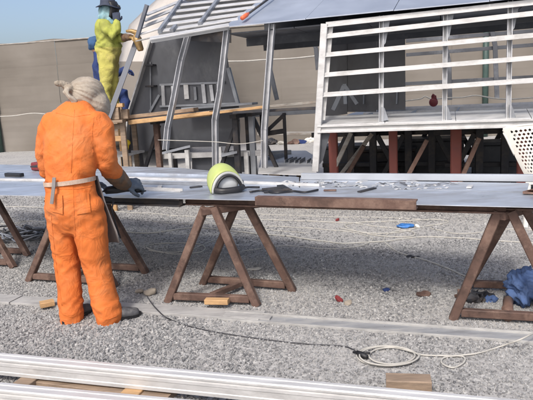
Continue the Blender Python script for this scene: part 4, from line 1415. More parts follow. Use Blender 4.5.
# heap of black and grey cable by the far trestle
pile = thing('cable_heap', G(22, 240), 'tangled heap of black and grey cable on the gravel', 'cable')
for k in range(7):
    def f(bm, k=k):
        rg = random.Random(k + 3)
        c = G(6 + 5.5 * k, 241 - (k % 3) * 3.2, 0)
        pts = []
        for a in range(14):
            an = a * 0.9 + k
            rr = rg.uniform(0.08, 0.2)
            pts.append(c + Vector((rr * 1.3 * math.cos(an), rr * math.sin(an), rg.uniform(0.012, 0.10))))
        tube(bm, smooth_path(pts, 4), 0.010, 5)
    part(pile, 'loop', f, CABLE if k % 2 == 0 else mat('grey cable %d' % k, (0.25, 0.27, 0.31), 0.6), True)


# white plastic chair with a pierced back
ch = thing('plastic_chair', Vector((2.72, 5.95, 0)), 'white plastic chair with a pierced back behind the bench', 'chair')
CD = 5.95


def bk(u_, v_):
    """u across 0..1, v from the top 0 down to 1"""
    top, bot = P(507.5, 129.5, CD), P(532, 184, CD)
    cxp = P(541, 128, CD).x
    half = (cxp - P(506.8, 129, CD).x) * (1 - 0.60 * v_ ** 1.15)
    z = P(541, 127, CD).z - 0.50 * v_ + 0.03 * (1 - (2 * u_ - 1) ** 2) * (1 - v_)
    return Vector((cxp + 0.02 * v_ + half * (2 * u_ - 1), CD - 0.05 + 0.10 * (2 * u_ - 1) ** 2 + 0.05 * (1 - v_), z))


def f(bm):
    nu, nvv = 100, 84
    g_ = [[bm.verts.new(bk(i / nu, j / nvv)) for i in range(nu + 1)] for j in range(nvv + 1)]
    for j in range(nvv):
        for i in range(nu):
            hole = False
            if 8 <= i < nu - 8 and 6 <= j < nvv - 4:
                jj = (j - 6) % 6
                sft = 3 if ((j - 6) // 6) % 2 else 0
                q = (i + sft) % 6
                hole = (q in (2, 3) and jj < 4) or (q in (1, 4) and jj in (1, 2))
            if not hole:
                bm.faces.new((g_[j][i], g_[j][i + 1], g_[j + 1][i + 1], g_[j + 1][i]))
    bmesh.ops.delete(bm, geom=[v for v in bm.verts if not v.link_faces], context='VERTS')
    thicken(bm, 0.006)


part(ch, 'backrest', f, PLASTIC)
cxp = P(541, 128, CD).x


def f(bm):
    tube(bm, smooth_path([bk(0, 0.55), bk(0, 0.25), bk(0, 0.02) + Vector((0.01, 0, 0)), bk(0.25, 0), bk(0.5, 0), bk(0.75, 0), bk(1, 0.02), bk(1, 0.25), bk(1, 0.55)], 5), 0.011, 8)


part(ch, 'rim', f, PLASTIC, True)
part(ch, 'seat', lambda bm: slab(bm, [(cxp - 0.15, CD - 0.03, 0.45), (cxp + 0.19, CD - 0.03, 0.45), (cxp + 0.40, CD + 0.42, 0.47), (cxp + 0.04, CD + 0.42, 0.47)], 0.02), PLASTIC)
for sx in (-1, 1):
    part(ch, 'arm', lambda bm, sx=sx: tube(bm, smooth_path([(cxp + sx * 0.12, CD + 0.02, 0.76), (cxp + sx * 0.13 + 0.10, CD + 0.2, 0.68), (cxp + sx * 0.13 + 0.19, CD + 0.38, 0.66), (cxp + sx * 0.13 + 0.20, CD + 0.41, 0.46)], 5), 0.018, 8), PLASTIC, True)
    for sy in (0, 1):
        part(ch, 'leg', lambda bm, sx=sx, sy=sy: bar(bm, (cxp + 0.02 + sx * 0.17 + 0.2 * sy, CD - 0.05 + sy * 0.5, 0.0), (cxp + 0.02 + sx * 0.13 + 0.18 * sy, CD + 0.0 + sy * 0.40, 0.449), 0.045, 0.045, (0, 1, 0), 0.2), PLASTIC)

# red bag and wire on the deck
single('red_bag', lambda bm: (ball(bm, SD(433.5, 101, 3.0) + Vector((0, 0, -0.02)), 0.07, 0.05, 0.07), bar(bm, SD(431.5, 98.5, 3.0), SD(436.5, 97.5, 3.0), 0.05, 0.07), bar(bm, SD(432.5, 96.5, 3.0), SD(434, 94.3, 3.0), 0.05, 0.04)), REDT, 'small red bag standing on the deck beyond the second rib', 'bag', None, True)
single('wire', lambda bm: tube(bm, smooth_path([SD(404, 101, 3.4), SD(420, 99, 3.4), SD(425, 96.5, 3.4), SD(432, 99, 3.4), SD(445, 98, 3.4), SD(462, 97.5, 3.4), SD(476, 95.5, 3.4), SD(495, 98.5, 3.4), SD(515, 99, 3.4), SD(545, 96.5, 3.4)], 6), 0.012, 6), ROPE, 'white wire sagging across the far side of the deck', 'wire', None, True)
single('wire', lambda bm: tube(bm, smooth_path([SD(158, 140, -0.06), SD(190, 141, -0.06), SD(216, 142, -0.06), SD(240, 144, -0.06), SD(263, 140.5, -0.06)], 6), 0.005, 6), ROPE, 'white wire strung between the open ribs above the helmet', 'wire', None, True)


# ================================================================== PEOPLE
def hand(bm, wrist, fwd, palm_n, size=0.19, curl=0.5, k=1.15):
    """a glove or hand: palm, four bent fingers and a thumb, to be fused by remeshing"""
    f_ = Vector(fwd).normalized()
    n = Vector(palm_n)
    n = (n - f_ * n.dot(f_)).normalized()
    s = f_.cross(n)
    w_ = Vector(wrist)
    pl = size * 0.52
    loft(bm, [(w_ - f_ * size * 0.08, 0.030 * k, 0.024 * k, s), (w_ + f_ * pl * 0.4, 0.042 * k, 0.020 * k, s), (w_ + f_ * pl, 0.044 * k, 0.016 * k, s)], 14)
    for i, (o_, ln) in enumerate(((-0.033, 0.40), (-0.011, 0.46), (0.011, 0.43), (0.032, 0.34))):
        p0 = w_ + f_ * pl * 0.92 + s * (o_ * k)
        pts = [p0]
        a = 0.0
        for j in range(3):
            a += curl * (0.75 if j == 0 else 1.0)
            dr = f_ * math.cos(a) + n * math.sin(a) + s * (o_ * 1.4 * (1 - j * 0.4))
            pts.append(pts[-1] + dr.normalized() * (size * ln * (0.42, 0.32, 0.26)[j]))
        r = 0.0105 * k
        loft(bm, [(p, r * (1 - 0.08 * j), r * (1 - 0.08 * j), s) for j, p in enumerate(pts)], 8)
    p0 = w_ + f_ * pl * 0.25 - s * 0.03 * k + n * 0.006
    pts = [p0, p0 + (f_ * 0.6 - s * 0.6 + n * 0.5).normalized() * 0.036 * k, p0 + (f_ * 0.9 - s * 0.45 + n * 0.7).normalized() * 0.066 * k]
    loft(bm, [(p, 0.0125 * k * (1 - 0.1 * j), 0.0125 * k * (1 - 0.1 * j), s) for j, p in enumerate(pts)], 8)


def add_mesh(name, bm, m_, parent, smooth=True):
    return link(name, bm, m_, smooth, base=base_of(parent) if parent else None, parent=parent)


X1 = Vector((1, 0, 0))


def face(bm, c, fdir, r=0.095):
    """head with brow, nose, lips, chin and ears, looking along fdir"""
    f_ = Vector(fdir).normalized()
    s = f_.cross(Vector((0, 0, 1))).normalized()
    u = s.cross(f_)
    c = Vector(c)
    rot = Matrix((s, f_, u)).transposed()
    ball(bm, c + u * 0.02, 0.077, 0.098, 0.098, rot)
    ball(bm, c + f_ * 0.03 - u * 0.06, 0.055, 0.06, 0.055, rot)
    ball(bm, c + f_ * 0.098 - u * 0.018, 0.014, 0.02, 0.024, rot, 2)
    ball(bm, c + f_ * 0.088 + u * 0.018, 0.05, 0.012, 0.012, rot, 2)
    ball(bm, c + f_ * 0.085 - u * 0.057, 0.024, 0.012, 0.009, rot, 2)
    ball(bm, c + f_ * 0.075 - u * 0.095, 0.022, 0.02, 0.018, rot, 2)
    for k in (-1, 1):
        ball(bm, c + s * (0.078 * k) - u * 0.005, 0.01, 0.02, 0.03, rot, 2)


# ---- worker in orange, back to us, bent a little over the bench
W0 = 3.95


def W(px, py, dy=0.0):
    return P(px, py, W0 + dy)


FAC = Vector((0.42, 0.9, 0)).normalized()
SID = Vector((0.95, -0.30, 0)).normalized()


def orange_body(bm):
    # trunk
    loft(bm, [(W(74.0, 226, 0.02), 0.150, 0.105, SID), (W(72.8, 210, 0.02), 0.182, 0.148, SID), (W(71, 196, 0.02), 0.172, 0.148, SID), (W(69.8, 181, 0.03), 0.155, 0.128, SID), (W(70.5, 165, 0.04), 0.176, 0.136, SID),
              (W(71.5, 143, 0.07), 0.196, 0.142, SID), (W(74, 124, 0.11), 0.196, 0.128, SID), (W(77, 112, 0.15), 0.150, 0.10, SID), (W(80, 104.5, 0.19), 0.085, 0.075, SID)], 28)
    # collar
    loft(bm, [(W(79.0, 108, 0.17), 0.085, 0.080, SID), (W(80.5, 102.5, 0.20), 0.072, 0.072, SID)], 20)
    # legs
    loft(bm, [(W(61.5, 205, 0.06), 0.102, 0.12, SID), (W(64.5, 232, 0.07), 0.096, 0.112, SID), (W(68.5, 266, 0.08), 0.085, 0.095, SID), (W(70.8, 298, 0.03), 0.077, 0.086, SID), (W(72.0, 318, 0.0), 0.073, 0.08, SID), (W(71.6, 325, 0.0), 0.072, 0.08, SID)], 20)
    loft(bm, [(W(86, 205, -0.01), 0.105, 0.122, SID), (W(90.5, 232, 0.0), 0.102, 0.115, SID), (W(96.5, 266, 0.02), 0.086, 0.10, SID), (W(104, 297, -0.03), 0.080, 0.092, SID), (W(109.3, 315, -0.05), 0.086, 0.09, SID), (W(109.8, 320.5, -0.05), 0.084, 0.088, SID)], 20)
    # near arm: shoulder, elbow, cuff
    loft(bm, [(W(96, 119.5, 0.07), 0.075, 0.085, SID), (W(101.5, 128, 0.06), 0.072, 0.085, SID), (W(105, 147, 0.06), 0.068, 0.080, SID), (W(107.5, 163, 0.09), 0.070, 0.074, SID), (W(109.5, 169, 0.15), 0.068, 0.066, SID), (W(113, 173, 0.21), 0.064, 0.062, SID)], 20)
    # far arm
    loft(bm, [(W(54, 121, 0.13), 0.072, 0.085, SID), (W(49.5, 130, 0.15), 0.07, 0.085, SID), (W(46.8, 150, 0.17), 0.062, 0.078, SID), (W(47.5, 170, 0.22), 0.058, 0.062, SID), (W(62, 178, 0.40), 0.052, 0.052, SID), (W(84, 183, 0.52), 0.046, 0.046, SID)], 20)
    # neck and head inside the head cloth
    loft(bm, [(W(80, 108, 0.17), 0.055, 0.058, SID), (W(82.5, 99, 0.22), 0.052, 0.056, SID)], 16)
    face(bm, W(85, 95.5, 0.27), Vector((0.62, 0.62, -0.48)))


bm = remeshed(orange_body, 0.0105, 8)
zc = W(80, 104, 0.19).z


def k_body(co):
    return 1.0 if co.z < zc - 0.03 else 0.0


# drag lines: long soft folds that lean, gathered at the waist, knees, elbow and hems
folds(bm, 0.009, (1.3, 1.3, 0.26), 5.5, k_body, 1.0)


def gather(levels, top):
    def k_(co):
        if co.z > top:
            return 0.0
        k = 0.35
        for z_, w_, a_ in levels:
            k = max(k, a_ * math.exp(-((co.z - z_) / w_) ** 2))
        return k
    return k_


def lean_folds(bm, amp, key, freq=6.0, deg=34):
    for sgn, seed_ in ((1, 4.0), (-1, 8.0)):
        bm.normal_update()
        rot_ = Matrix.Rotation(R(deg * sgn), 3, 'Y')
        mv = []
        for v in bm.verts:
            k = key(v.co)
            if k:
                q = rot_ @ v.co
                q = Vector((q.x * 0.8, q.y * 0.8, q.z * 3.0)) * freq + Vector((seed_, 0, seed_))
                mv.append((v, v.normal * (amp * k * (1 - abs(noise.noise(q)) * 2.6))))
        for v, dv in mv:
            v.co += dv


lean_folds(bm, 0.0082, gather(((0.99, 0.10, 0.9), (0.70, 0.12, 0.6), (0.42, 0.10, 0.7), (0.10, 0.10, 0.9), (1.14, 0.10, 0.6)), zc - 0.03))
bmesh.ops.smooth_vert(bm, verts=bm.verts, factor=0.3, use_axis_x=True, use_axis_y=True, use_axis_z=True)
for fc in bm.faces:
    cc = fc.calc_center_median()
    fc.material_index = 1 if (cc.z > zc + 0.02 and (cc - W(80.5, 103, 0.2)).length > 0.06) else 0
from mathutils.bvhtree import BVHTree
skin_tree = BVHTree.FromBMesh(bm)


def on_body(px, py, lift=0.0):
    r = ray(px, py).normalized()
    hit, n_, _, _ = skin_tree.ray_cast(O, r)
    return None if hit is None else hit + n_ * lift


pbase = (G(71, 328) + G(110, 324)) / 2
worker = link('person', bm, [ORANGE, SKIN], True, base=Vector((pbase.x, pbase.y, 0)))
tag(worker, 'worker in orange coveralls with wrapped head bending over the bench', 'person')
WB = Vector((pbase.x, pbase.y, 0))


# sewn details that follow the cloth
def seam(pts, r_=0.0018):
    q = []
    for a, b in zip(pts, pts[1:]):
        for k in range(8):
            t = k / 8
            p = on_body(a[0] + (b[0] - a[0]) * t, a[1] + (b[1] - a[1]) * t, 0.0006)
            if p is not None:
                q.append(p)
    if len(q) > 3:
        part(worker, 'seam', lambda bm: tube(bm, q, r_, 6), ORANGE, True)


def patch(name, quad, lift=0.005):
    def f(bm):
        n = 8
        rows = []
        for j in range(n + 1):
            row = []
            for i in range(n + 1):
                u_, v_ = i / n, j / n
                x = (quad[0][0] * (1 - u_) + quad[1][0] * u_) * (1 - v_) + (quad[3][0] * (1 - u_) + quad[2][0] * u_) * v_
                y = (quad[0][1] * (1 - u_) + quad[1][1] * u_) * (1 - v_) + (quad[3][1] * (1 - u_) + quad[2][1] * u_) * v_
                p = on_body(x, y, lift)
                row.append(None if p is None else bm.verts.new(p))
            rows.append(row)
        for a, b in zip(rows, rows[1:]):
            for i in range(n):
                if None not in (a[i], a[i + 1], b[i + 1], b[i]):
                    bm.faces.new((a[i], a[i + 1], b[i + 1], b[i]))
        thicken(bm, 0.004)
    part(worker, name, f, ORANGE)


for pts in ([(74.5, 110), (72.5, 140), (71, 178)], [(56, 113), (74, 117), (93, 114)], [(94, 117), (92, 135), (93.5, 158)], [(73, 186), (74, 215), (76, 240)], [(62, 321), (72, 324), (81, 321.5)], [(98, 316), (108, 319.5), (119, 315)], [(48, 186), (60, 189), (78, 189), (94, 186)], [(51, 215), (56, 262), (63, 312)]):
    seam(pts)
patch('pocket', [(75, 194), (88, 192), (90.5, 212), (77, 214.5)])
patch('pocket', [(52, 193), (63, 195), (63.5, 214), (52.5, 211)])


def headcloth(bm):
    c = W(87, 95.0, 0.25)
    rot = Matrix.Rotation(R(-28), 3, 'Y')
    ball(bm, c + Vector((-0.005, 0, 0.012)), 0.122, 0.135, 0.110, rot, 3)
    ball(bm, c + Vector((0.055, 0.01, -0.055)), 0.088, 0.11, 0.12, rot, 3)
    ball(bm, c + Vector((-0.02, -0.045, -0.05)), 0.098, 0.085, 0.08, rot, 3)
    ball(bm, W(77, 101.5, 0.17), 0.075, 0.06, 0.035, rot, 3)
    loft(bm, [(c + Vector((-0.06, -0.05, 0.03)), 0.05, 0.04, X1), (W(67, 86.5, 0.16), 0.030, 0.026, (0, 0, 1)), (W(62, 83.3, 0.14), 0.022, 0.018, (0, 0, 1)), (W(56.5, 83.6, 0.12), 0.021, 0.012, (0, 0, 1)), (W(54.5, 82.8, 0.12), 0.012, 0.008, (0, 0, 1))], 12)
    loft(bm, [(W(70, 88, 0.15), 0.030, 0.024, X1), (W(66, 91.5, 0.10), 0.020, 0.014, X1), (W(70, 98, 0.08), 0.018, 0.010, X1), (W(76, 103, 0.09), 0.02, 0.01, X1)], 12)


bm = remeshed(headcloth, 0.0065, 6)
kn = W(68, 88, 0.16)
ax = (W(104, 108, 0.3) - kn).normalized()
sx_ = ax.cross(Vector((0, 0, 1))).normalized()
sy_ = sx_.cross(ax)
bm.normal_update()
mv = []
for v in bm.verts:
    q = v.co - kn
    al = q.dot(ax)
    an = math.atan2(q.dot(sx_), q.dot(sy_))
    ph = an * 9 + 2.5 * noise.noise(v.co * 7) + al * 6
    n_ = 0.6 + 0.6 * noise.noise(v.co * 5 + Vector((3, 3, 3)))
    mv.append((v, v.normal * ((0.0045 * (1 - abs(math.sin(ph)) * 1.6) * n_ + 0.0032 * math.sin(an * 27 + 5 * noise.noise(v.co * 9)) * (0.5 + noise.noise(v.co * 8)) + 0.009 * noise.noise(v.co * 13)))))
for v, dv in mv:
    v.co += dv
add_mesh('head_cloth', bm, CLOTH, worker)
# respirator seen at the edge of the face
bm = remeshed(lambda bm: (ball(bm, W(101.5, 113.5, 0.30), 0.032, 0.04, 0.045), ball(bm, W(103.5, 116, 0.31), 0.018, 0.025, 0.025)), 0.007, 3)
add_mesh('dust_mask', bm, PLASTIC, worker)


# belt, hanging strap
def belt(bm):
    n = 40
    c = W(69.8, 180.8, 0.03)
    t = (SID, SID.cross(Vector((0, 0, 1))))
    o_, i_ = [], []
    for i in range(n):
        a = 2 * math.pi * i / n
        p = c + SID * (0.172 * math.cos(a)) + t[1] * (0.146 * math.sin(a)) + Vector((0, 0, 0.012 * math.cos(a)))
        o_.append((bm.verts.new(p + Vector((0, 0, -0.014))), bm.verts.new(p + Vector((0, 0, 0.014)))))
    for i in range(n):
        a, b = o_[i], o_[(i + 1) % n]
        bm.faces.new((a[0], b[0], b[1], a[1]))
    thicken(bm, 0.006)


part(worker, 'belt', belt, STRAP)
part(worker, 'belt_end', lambda bm: [bar(bm, a, b, 0.022, 0.008, (0, -1, 0.1)) for a, b in ((W(54.2, 177.5, -0.125), W(53.5, 188, -0.145)), (W(53.5, 188, -0.145), W(51.6, 204, -0.16)))], APRON)


# apron edge showing past the right hip
def apron(bm):
    rows = []
    L1 = [(93.5, 176), (96.5, 188), (102, 203), (107.5, 218), (112.5, 232), (116, 243)]
    for i, (x, y) in enumerate(L1):
        row = []
        for k in range(7):
            s = k / 6
            row.append(bm.verts.new(W(x + 3.5, y, 0.05) .lerp(W(x - 26 + i, y + 2, 0.24 - 0.006 * i), s) + FAC * (0.05 * math.sin(s * 3.1)) + Vector((0.004 * math.sin(i * 2), 0, 0))))
        rows.append(row)
    for a, b in zip(rows, rows[1:]):
        for k in range(6):
            bm.faces.new((a[k], a[k + 1], b[k + 1], b[k]))
    thicken(bm, 0.005)


part(worker, 'apron', apron, APRON, True)


# glove: leather gauntlet and a dark gripping hand
def gaunt(bm):
    loft(bm, [(W(112, 172.5, 0.19), 0.062, 0.060, SID), (W(116.5, 177, 0.25), 0.068, 0.066, SID), (W(121.5, 181.5, 0.33), 0.060, 0.058, SID), (W(125.5, 184.5, 0.39), 0.050, 0.048, SID)], 18)


bm = remeshed(gaunt, 0.008, 3)
folds(bm, 0.008, (1, 1, 1), 16, None, 3)
add_mesh('gauntlet', bm, LEATHER, worker)


def gripping(bm):
    hand(bm, W(125, 184.0, 0.39), (0.66, 0.35, -0.06), (-0.25, 0.5, -0.85), 0.195, 0.72, 1.38)


bm = remeshed(gripping, 0.0055, 3)
folds(bm, 0.004, (1, 1, 1), 24, None, 3)
add_mesh('glove', bm, GLOVE, worker)
bm = remeshed(lambda bm: hand(bm, W(88, 184, 0.54), (0.9, 0.3, -0.15), (0.1, -0.3, -0.9), 0.195, 0.6, 1.2), 0.006, 3)
add_mesh('glove', bm, GLOVE, worker)


# shoes
def shoe(heel, direction, ln=0.29):
    dd = Vector(direction).normalized()
    s = Vector((dd.y, -dd.x, 0))
    h = Vector(heel)

    def up_(bm):
        loft(bm, [(h + dd * 0.035 + Vector((0, 0, 0.045)), 0.038, 0.04, s), (h + dd * 0.09 + Vector((0, 0, 0.05)), 0.042, 0.05, s), (h + dd * 0.16 + Vector((0, 0, 0.042)), 0.046, 0.042, s), (h + dd * 0.22 + Vector((0, 0, 0.036)), 0.050, 0.034, s), (h + dd * 0.265 + Vector((0, 0, 0.03)), 0.042, 0.027, s)], 18)
        loft(bm, [(h + dd * 0.07 + Vector((0, 0, 0.05)), 0.042, 0.045, s), (h + dd * 0.088 + Vector((0, 0, 0.10)), 0.032, 0.035, s)], 16)
    bm = remeshed(up_, 0.008, 3)
    for v in bm.verts:
        v.co.z = max(v.co.z, 0.02)
    folds(bm, 0.004, (1, 1, 1), 20)
    sh = add_mesh('shoe', bm, SHOE, worker)

    def sole(bm):
        n = 22
        pts = []
        for i in range(n):
            a = 2 * math.pi * i / n
            x = 0.145 - 0.152 * math.cos(a)
            y = math.sin(a) * (0.042 + 0.012 * (x / 0.29))
            pts.append(h + dd * x + s * y + Vector((0, 0, 0.026)))
        slab(bm, pts, 0.026)
    part(sh, 'sole', sole, BLACK)


def shoe_at(ankle, direction):
    dd = Vector(direction).normalized()
    shoe(Vector((ankle.x, ankle.y, 0)) - dd * 0.076, dd)


shoe_at(W(109.8, 320.5, -0.05), (0.93, 0.42, 0))
shoe_at(W(71.6, 325, 0.0), (0.40, 0.92, 0))

# angle grinder in the gloved hand, with its cord
gc = W(119, 189.0, 0.36)
gr = thing('angle_grinder', gc, 'black angle grinder held on the sheet by the orange worker', 'grinder')
gd = Vector((0.80, 0.55, -0.03)).normalized()
part(gr, 'body', lambda bm: tube(bm, [gc - gd * 0.11, gc - gd * 0.10, gc - gd * 0.02, gc + gd * 0.05, gc + gd * 0.12, gc + gd * 0.13], [0.012, 0.027, 0.031, 0.027, 0.030, 0.02], 14), BLACK, True)
part(gr, 'head', lambda bm: tube(bm, [gc + gd * 0.14 + Vector((0, 0, 0.025)), gc + gd * 0.14 + Vector((0, 0, -0.03))], [0.03, 0.034], 14), ALU_D, True)
part(gr, 'disc', lambda bm: tube(bm, [gc + gd * 0.145 + Vector((0, 0, -0.032)), gc + gd * 0.145 + Vector((0, 0, -0.036))], 0.06, 24), DSTEEL)
part(gr, 'cord', lambda bm: tube(bm, smooth_path([gc - gd * 0.11, gc - gd * 0.15 + Vector((0, -0.02, -0.03)), W(112.5, 199, 0.22), W(112, 210, 0.16), W(115, 222, 0.16), W(120.5, 238, 0.18)], 6), 0.006, 6), BLACK, True)


# ---- welder in lime, standing on the boards, side on
Y0 = 8.2


def Y(px, py, dy=0.0):
    return P(px, py, Y0 + dy)


FX = Vector((1, 0, 0))
DY = Vector((0, 1, 0))


def lime_body(bm):
    loft(bm, [(Y(108.5, 49.5), 0.158, 0.18, FX), (Y(108.3, 45.5), 0.150, 0.172, FX)], 24)
    loft(bm, [(Y(108.5, 62), 0.13, 0.15, FX), (Y(108.5, 52), 0.145, 0.165, FX), (Y(108.3, 44), 0.132, 0.155, FX), (Y(107, 36), 0.135, 0.185, FX), (Y(105.8, 27), 0.13, 0.20, FX), (Y(106, 22), 0.10, 0.15, FX), (Y(107.5, 18.5), 0.06, 0.07, FX)], 24)
    for s in (-1, 1):
        o_ = 0.085 * s
        loft(bm, [(Y(108.7 + s, 58, o_), 0.115, 0.10, FX), (Y(109.5 + s * 2.9, 76, o_), 0.086, 0.09, FX), (Y(109.8 + 3.6 * s, 90, o_), 0.070, 0.078, FX), (Y(109.6 + 3.6 * s, 104, o_), 0.072, 0.075, FX), (Y(109.6 + 3.4 * s, 111, o_), 0.078, 0.08, FX)], 18)
        # boots
        loft(bm, [(Y(108.0 + 3.4 * s, 114, o_), 0.06, 0.05, FX), (Y(109 + 3.4 * s, 117, o_), 0.075, 0.05, FX), (Y(114 + 3.4 * s, 118, o_), 0.07, 0.045, FX)], 14)
    # near arm bent up, hand at the mask
    loft(bm, [(Y(104.5, 24, -0.17), 0.072, 0.075, FX), (Y(108, 30, -0.22), 0.068, 0.068, FX), (Y(113, 35.5, -0.24), 0.062, 0.062, FX), (Y(116, 31, -0.20), 0.056, 0.056, FX), (Y(117, 23, -0.14), 0.05, 0.05, FX)], 16)
    # far arm reaching out to the work
    loft(bm, [(Y(108, 25, 0.15), 0.07, 0.07, FX), (Y(113, 33, 0.14), 0.062, 0.062, FX), (Y(118, 37.5, 0.0), 0.055, 0.055, FX), (Y(124, 37.8, -0.12), 0.046, 0.046, FX)], 16)
    loft(bm, [(Y(107.5, 20), 0.055, 0.055, FX), (Y(108.5, 14), 0.055, 0.055, FX)], 14)
    face(bm, Y(109, 10.5), (1, -0.05, -0.15))


bm = remeshed(lime_body, 0.016, 5)
zs = Y(107, 20).z
zboot = Y(109, 112).z
folds(bm, 0.014, (1.2, 1.2, 0.4), 6.5, lambda co: 1.0 if co.z < zs else 0, 1)
zw = Y(108, 47.5).z
lean_folds(bm, 0.016, gather(((zw, 0.12, 1.0), (zw - 0.5, 0.12, 0.7), (zw - 0.85, 0.12, 1.0)), zs), 5.0, 26)
for fc in bm.faces:
    cc = fc.calc_center_median()
    fc.material_index = 1 if cc.z > zs + 0.04 else (2 if cc.z < zboot else (3 if cc.z < Y(108, 48.5).z else 0))
lb = Y(109, 118)
welder = link('person', bm, [YELLOW, SKIN, SHOE, YELLOW_T], True, base=lb)
tag(welder, 'welder in lime work clothes and dark brimmed hat standing on boards', 'person')


def hat(bm):
    c = Y(108.2, 5.6)
    n = 28
    prof = [(0.005, 0.115), (0.06, 0.112), (0.098, 0.09), (0.108, 0.03), (0.115, 0.0), (0.175, -0.022), (0.172, -0.032), (0.105, -0.012)]
    rows = []
    for r, z in prof:
        rows.append([bm.verts.new(c + Vector((r * 0.92 * math.cos(2 * math.pi * k / n), r * math.sin(2 * math.pi * k / n), z - 0.10 * r * math.cos(2 * math.pi * k / n) * 0.9 + (0.012 * math.sin(3 * 2 * math.pi * k / n) if r > 0.15 else 0)))) for k in range(n)])
    for a, b in zip(rows, rows[1:]):
        for k in range(n):
            bm.faces.new((a[k], a[(k + 1) % n], b[(k + 1) % n], b[k]))
    bm.faces.new(rows[0])


part(welder, 'hat', hat, NAVY, True)


def scarf(bm):
    ball(bm, Y(107.0, 11.5), 0.105, 0.108, 0.10)
    ball(bm, Y(106.8, 18.5), 0.115, 0.125, 0.085)
    ball(bm, Y(110.5, 24.0, -0.1), 0.06, 0.07, 0.07)


bm = remeshed(scarf, 0.013, 4)
folds(bm, 0.02, (1, 1, 0.7), 12, None, 6)
add_mesh('scarf', bm, CYAN, welder)


def mask(bm):
    c = Y(115.3, 10)
    rows = []
    for j in range(7):
        row = []
        for i in range(11):
            a = -1.25 + 2.5 * i / 10
            r = 0.11 + 0.012 * math.sin(j * 0.5)
            row.append(bm.verts.new(c + Vector((-0.07 + r * math.cos(a) - 0.010 * abs(j - 2), r * math.sin(a), 0.10 - j * 0.035))))
        rows.append(row)
    for a, b in zip(rows, rows[1:]):
        for i in range(10):
            bm.faces.new((a[i], a[i + 1], b[i + 1], b[i]))
    thicken(bm, 0.008)
    bar(bm, c + Vector((0.05, -0.05, 0.03)), c + Vector((0.05, 0.05, 0.03)), 0.02, 0.05)
    tube(bm, [c + Vector((0.03, -0.02, -0.10)), c + Vector((0.01, -0.05, -0.2))], 0.016, 8)


part(welder, 'face_shield', mask, BLACK, True)
bm = remeshed(lambda bm: hand(bm, Y(117.0, 22, -0.13), (-0.05, 0.15, 1), (-0.2, 1, 0), 0.19, 0.7, 1.2), 0.007, 3)
add_mesh('glove', bm, NAVY, welder)


def far_glove(bm):
    loft(bm, [(Y(119.5, 38.0, -0.03), 0.056, 0.056, DY), (Y(125, 38.0, -0.13), 0.050, 0.050, DY), (Y(131, 37.2, -0.2), 0.04, 0.036, DY)], 14)


bm = remeshed(far_glove, 0.009, 3)
folds(bm, 0.007, (1, 1, 1), 15)
add_mesh('gauntlet', bm, LEATHER, welder)
bm = remeshed(lambda bm: hand(bm, Y(131, 37.2, -0.2), (1, -0.2, -0.05), (0.0, 0.3, -1), 0.19, 0.75, 1.2), 0.007, 3)
add_mesh('glove', bm, BRASS, welder)
# the heavy work piece he holds: brass fitting
tg = thing('welding_gun', Y(137, 38), 'tan brass coloured welding gun held by the lime welder', 'tool')
part(tg, 'barrel', lambda bm: tube(bm, [Y(136.0, 36.5, -0.28), Y(137.5, 41, -0.28), Y(140.6, 49.5, -0.28), Y(140.9, 51, -0.28)], [0.045, 0.05, 0.042, 0.030], 14), BRASS, True)
part(tg, 'handle', lambda bm: tube(bm, [Y(126, 31.2, -0.28), Y(131, 31.0, -0.28), Y(136.5, 32.8, -0.28), Y(139, 35, -0.28)], [0.014, 0.026, 0.034, 0.034], 12), BRASS, True)
part(tg, 'trigger', lambda bm: bar(bm, Y(134, 37, -0.29), Y(138.5, 33.5, -0.29), 0.03, 0.05, (0, 1, 0)), BRASS)

# ---- person in blue sitting behind the welder
B0 = 9.3


def Bp(px, py, dy=0.0):
    return P(px, py, B0 + dy)


def blue_body(bm):
    loft(bm, [(Bp(108, 100), 0.16, 0.19, FX), (Bp(107, 90), 0.155, 0.185, FX), (Bp(104.5, 76), 0.15, 0.19, FX), (Bp(102, 65), 0.14, 0.19, FX), (Bp(99.5, 58), 0.10, 0.14, FX), (Bp(97, 53), 0.06, 0.07, FX)], 22)
    for s in (-1, 1):
        o_ = 0.11 * s
        loft(bm, [(Bp(108, 97, o_), 0.10, 0.10, DY), (Bp(117, 95, o_), 0.095, 0.095, DY), (Bp(124.5, 94, o_), 0.085, 0.085, DY), (Bp(125.5, 101, o_), 0.075, 0.075, FX), (Bp(126, 116, o_), 0.06, 0.06, FX), (Bp(127, 121, o_), 0.06, 0.06, FX), (Bp(131, 122.5, o_), 0.06, 0.04, DY)], 16)
        loft(bm, [(Bp(101, 61, 0.2 * s), 0.065, 0.065, FX), (Bp(107, 71, 0.24 * s), 0.06, 0.06, FX), (Bp(116, 74, 0.22 * s), 0.056, 0.056, DY), (Bp(125.5, 69.5, 0.16 * s), 0.05, 0.05, DY)], 14)
    loft(bm, [(Bp(97.5, 55), 0.05, 0.05, FX), (Bp(95.5, 48), 0.05, 0.05, FX)], 12)
    face(bm, Bp(95.0, 44.5), (1, -0.1, -0.5))


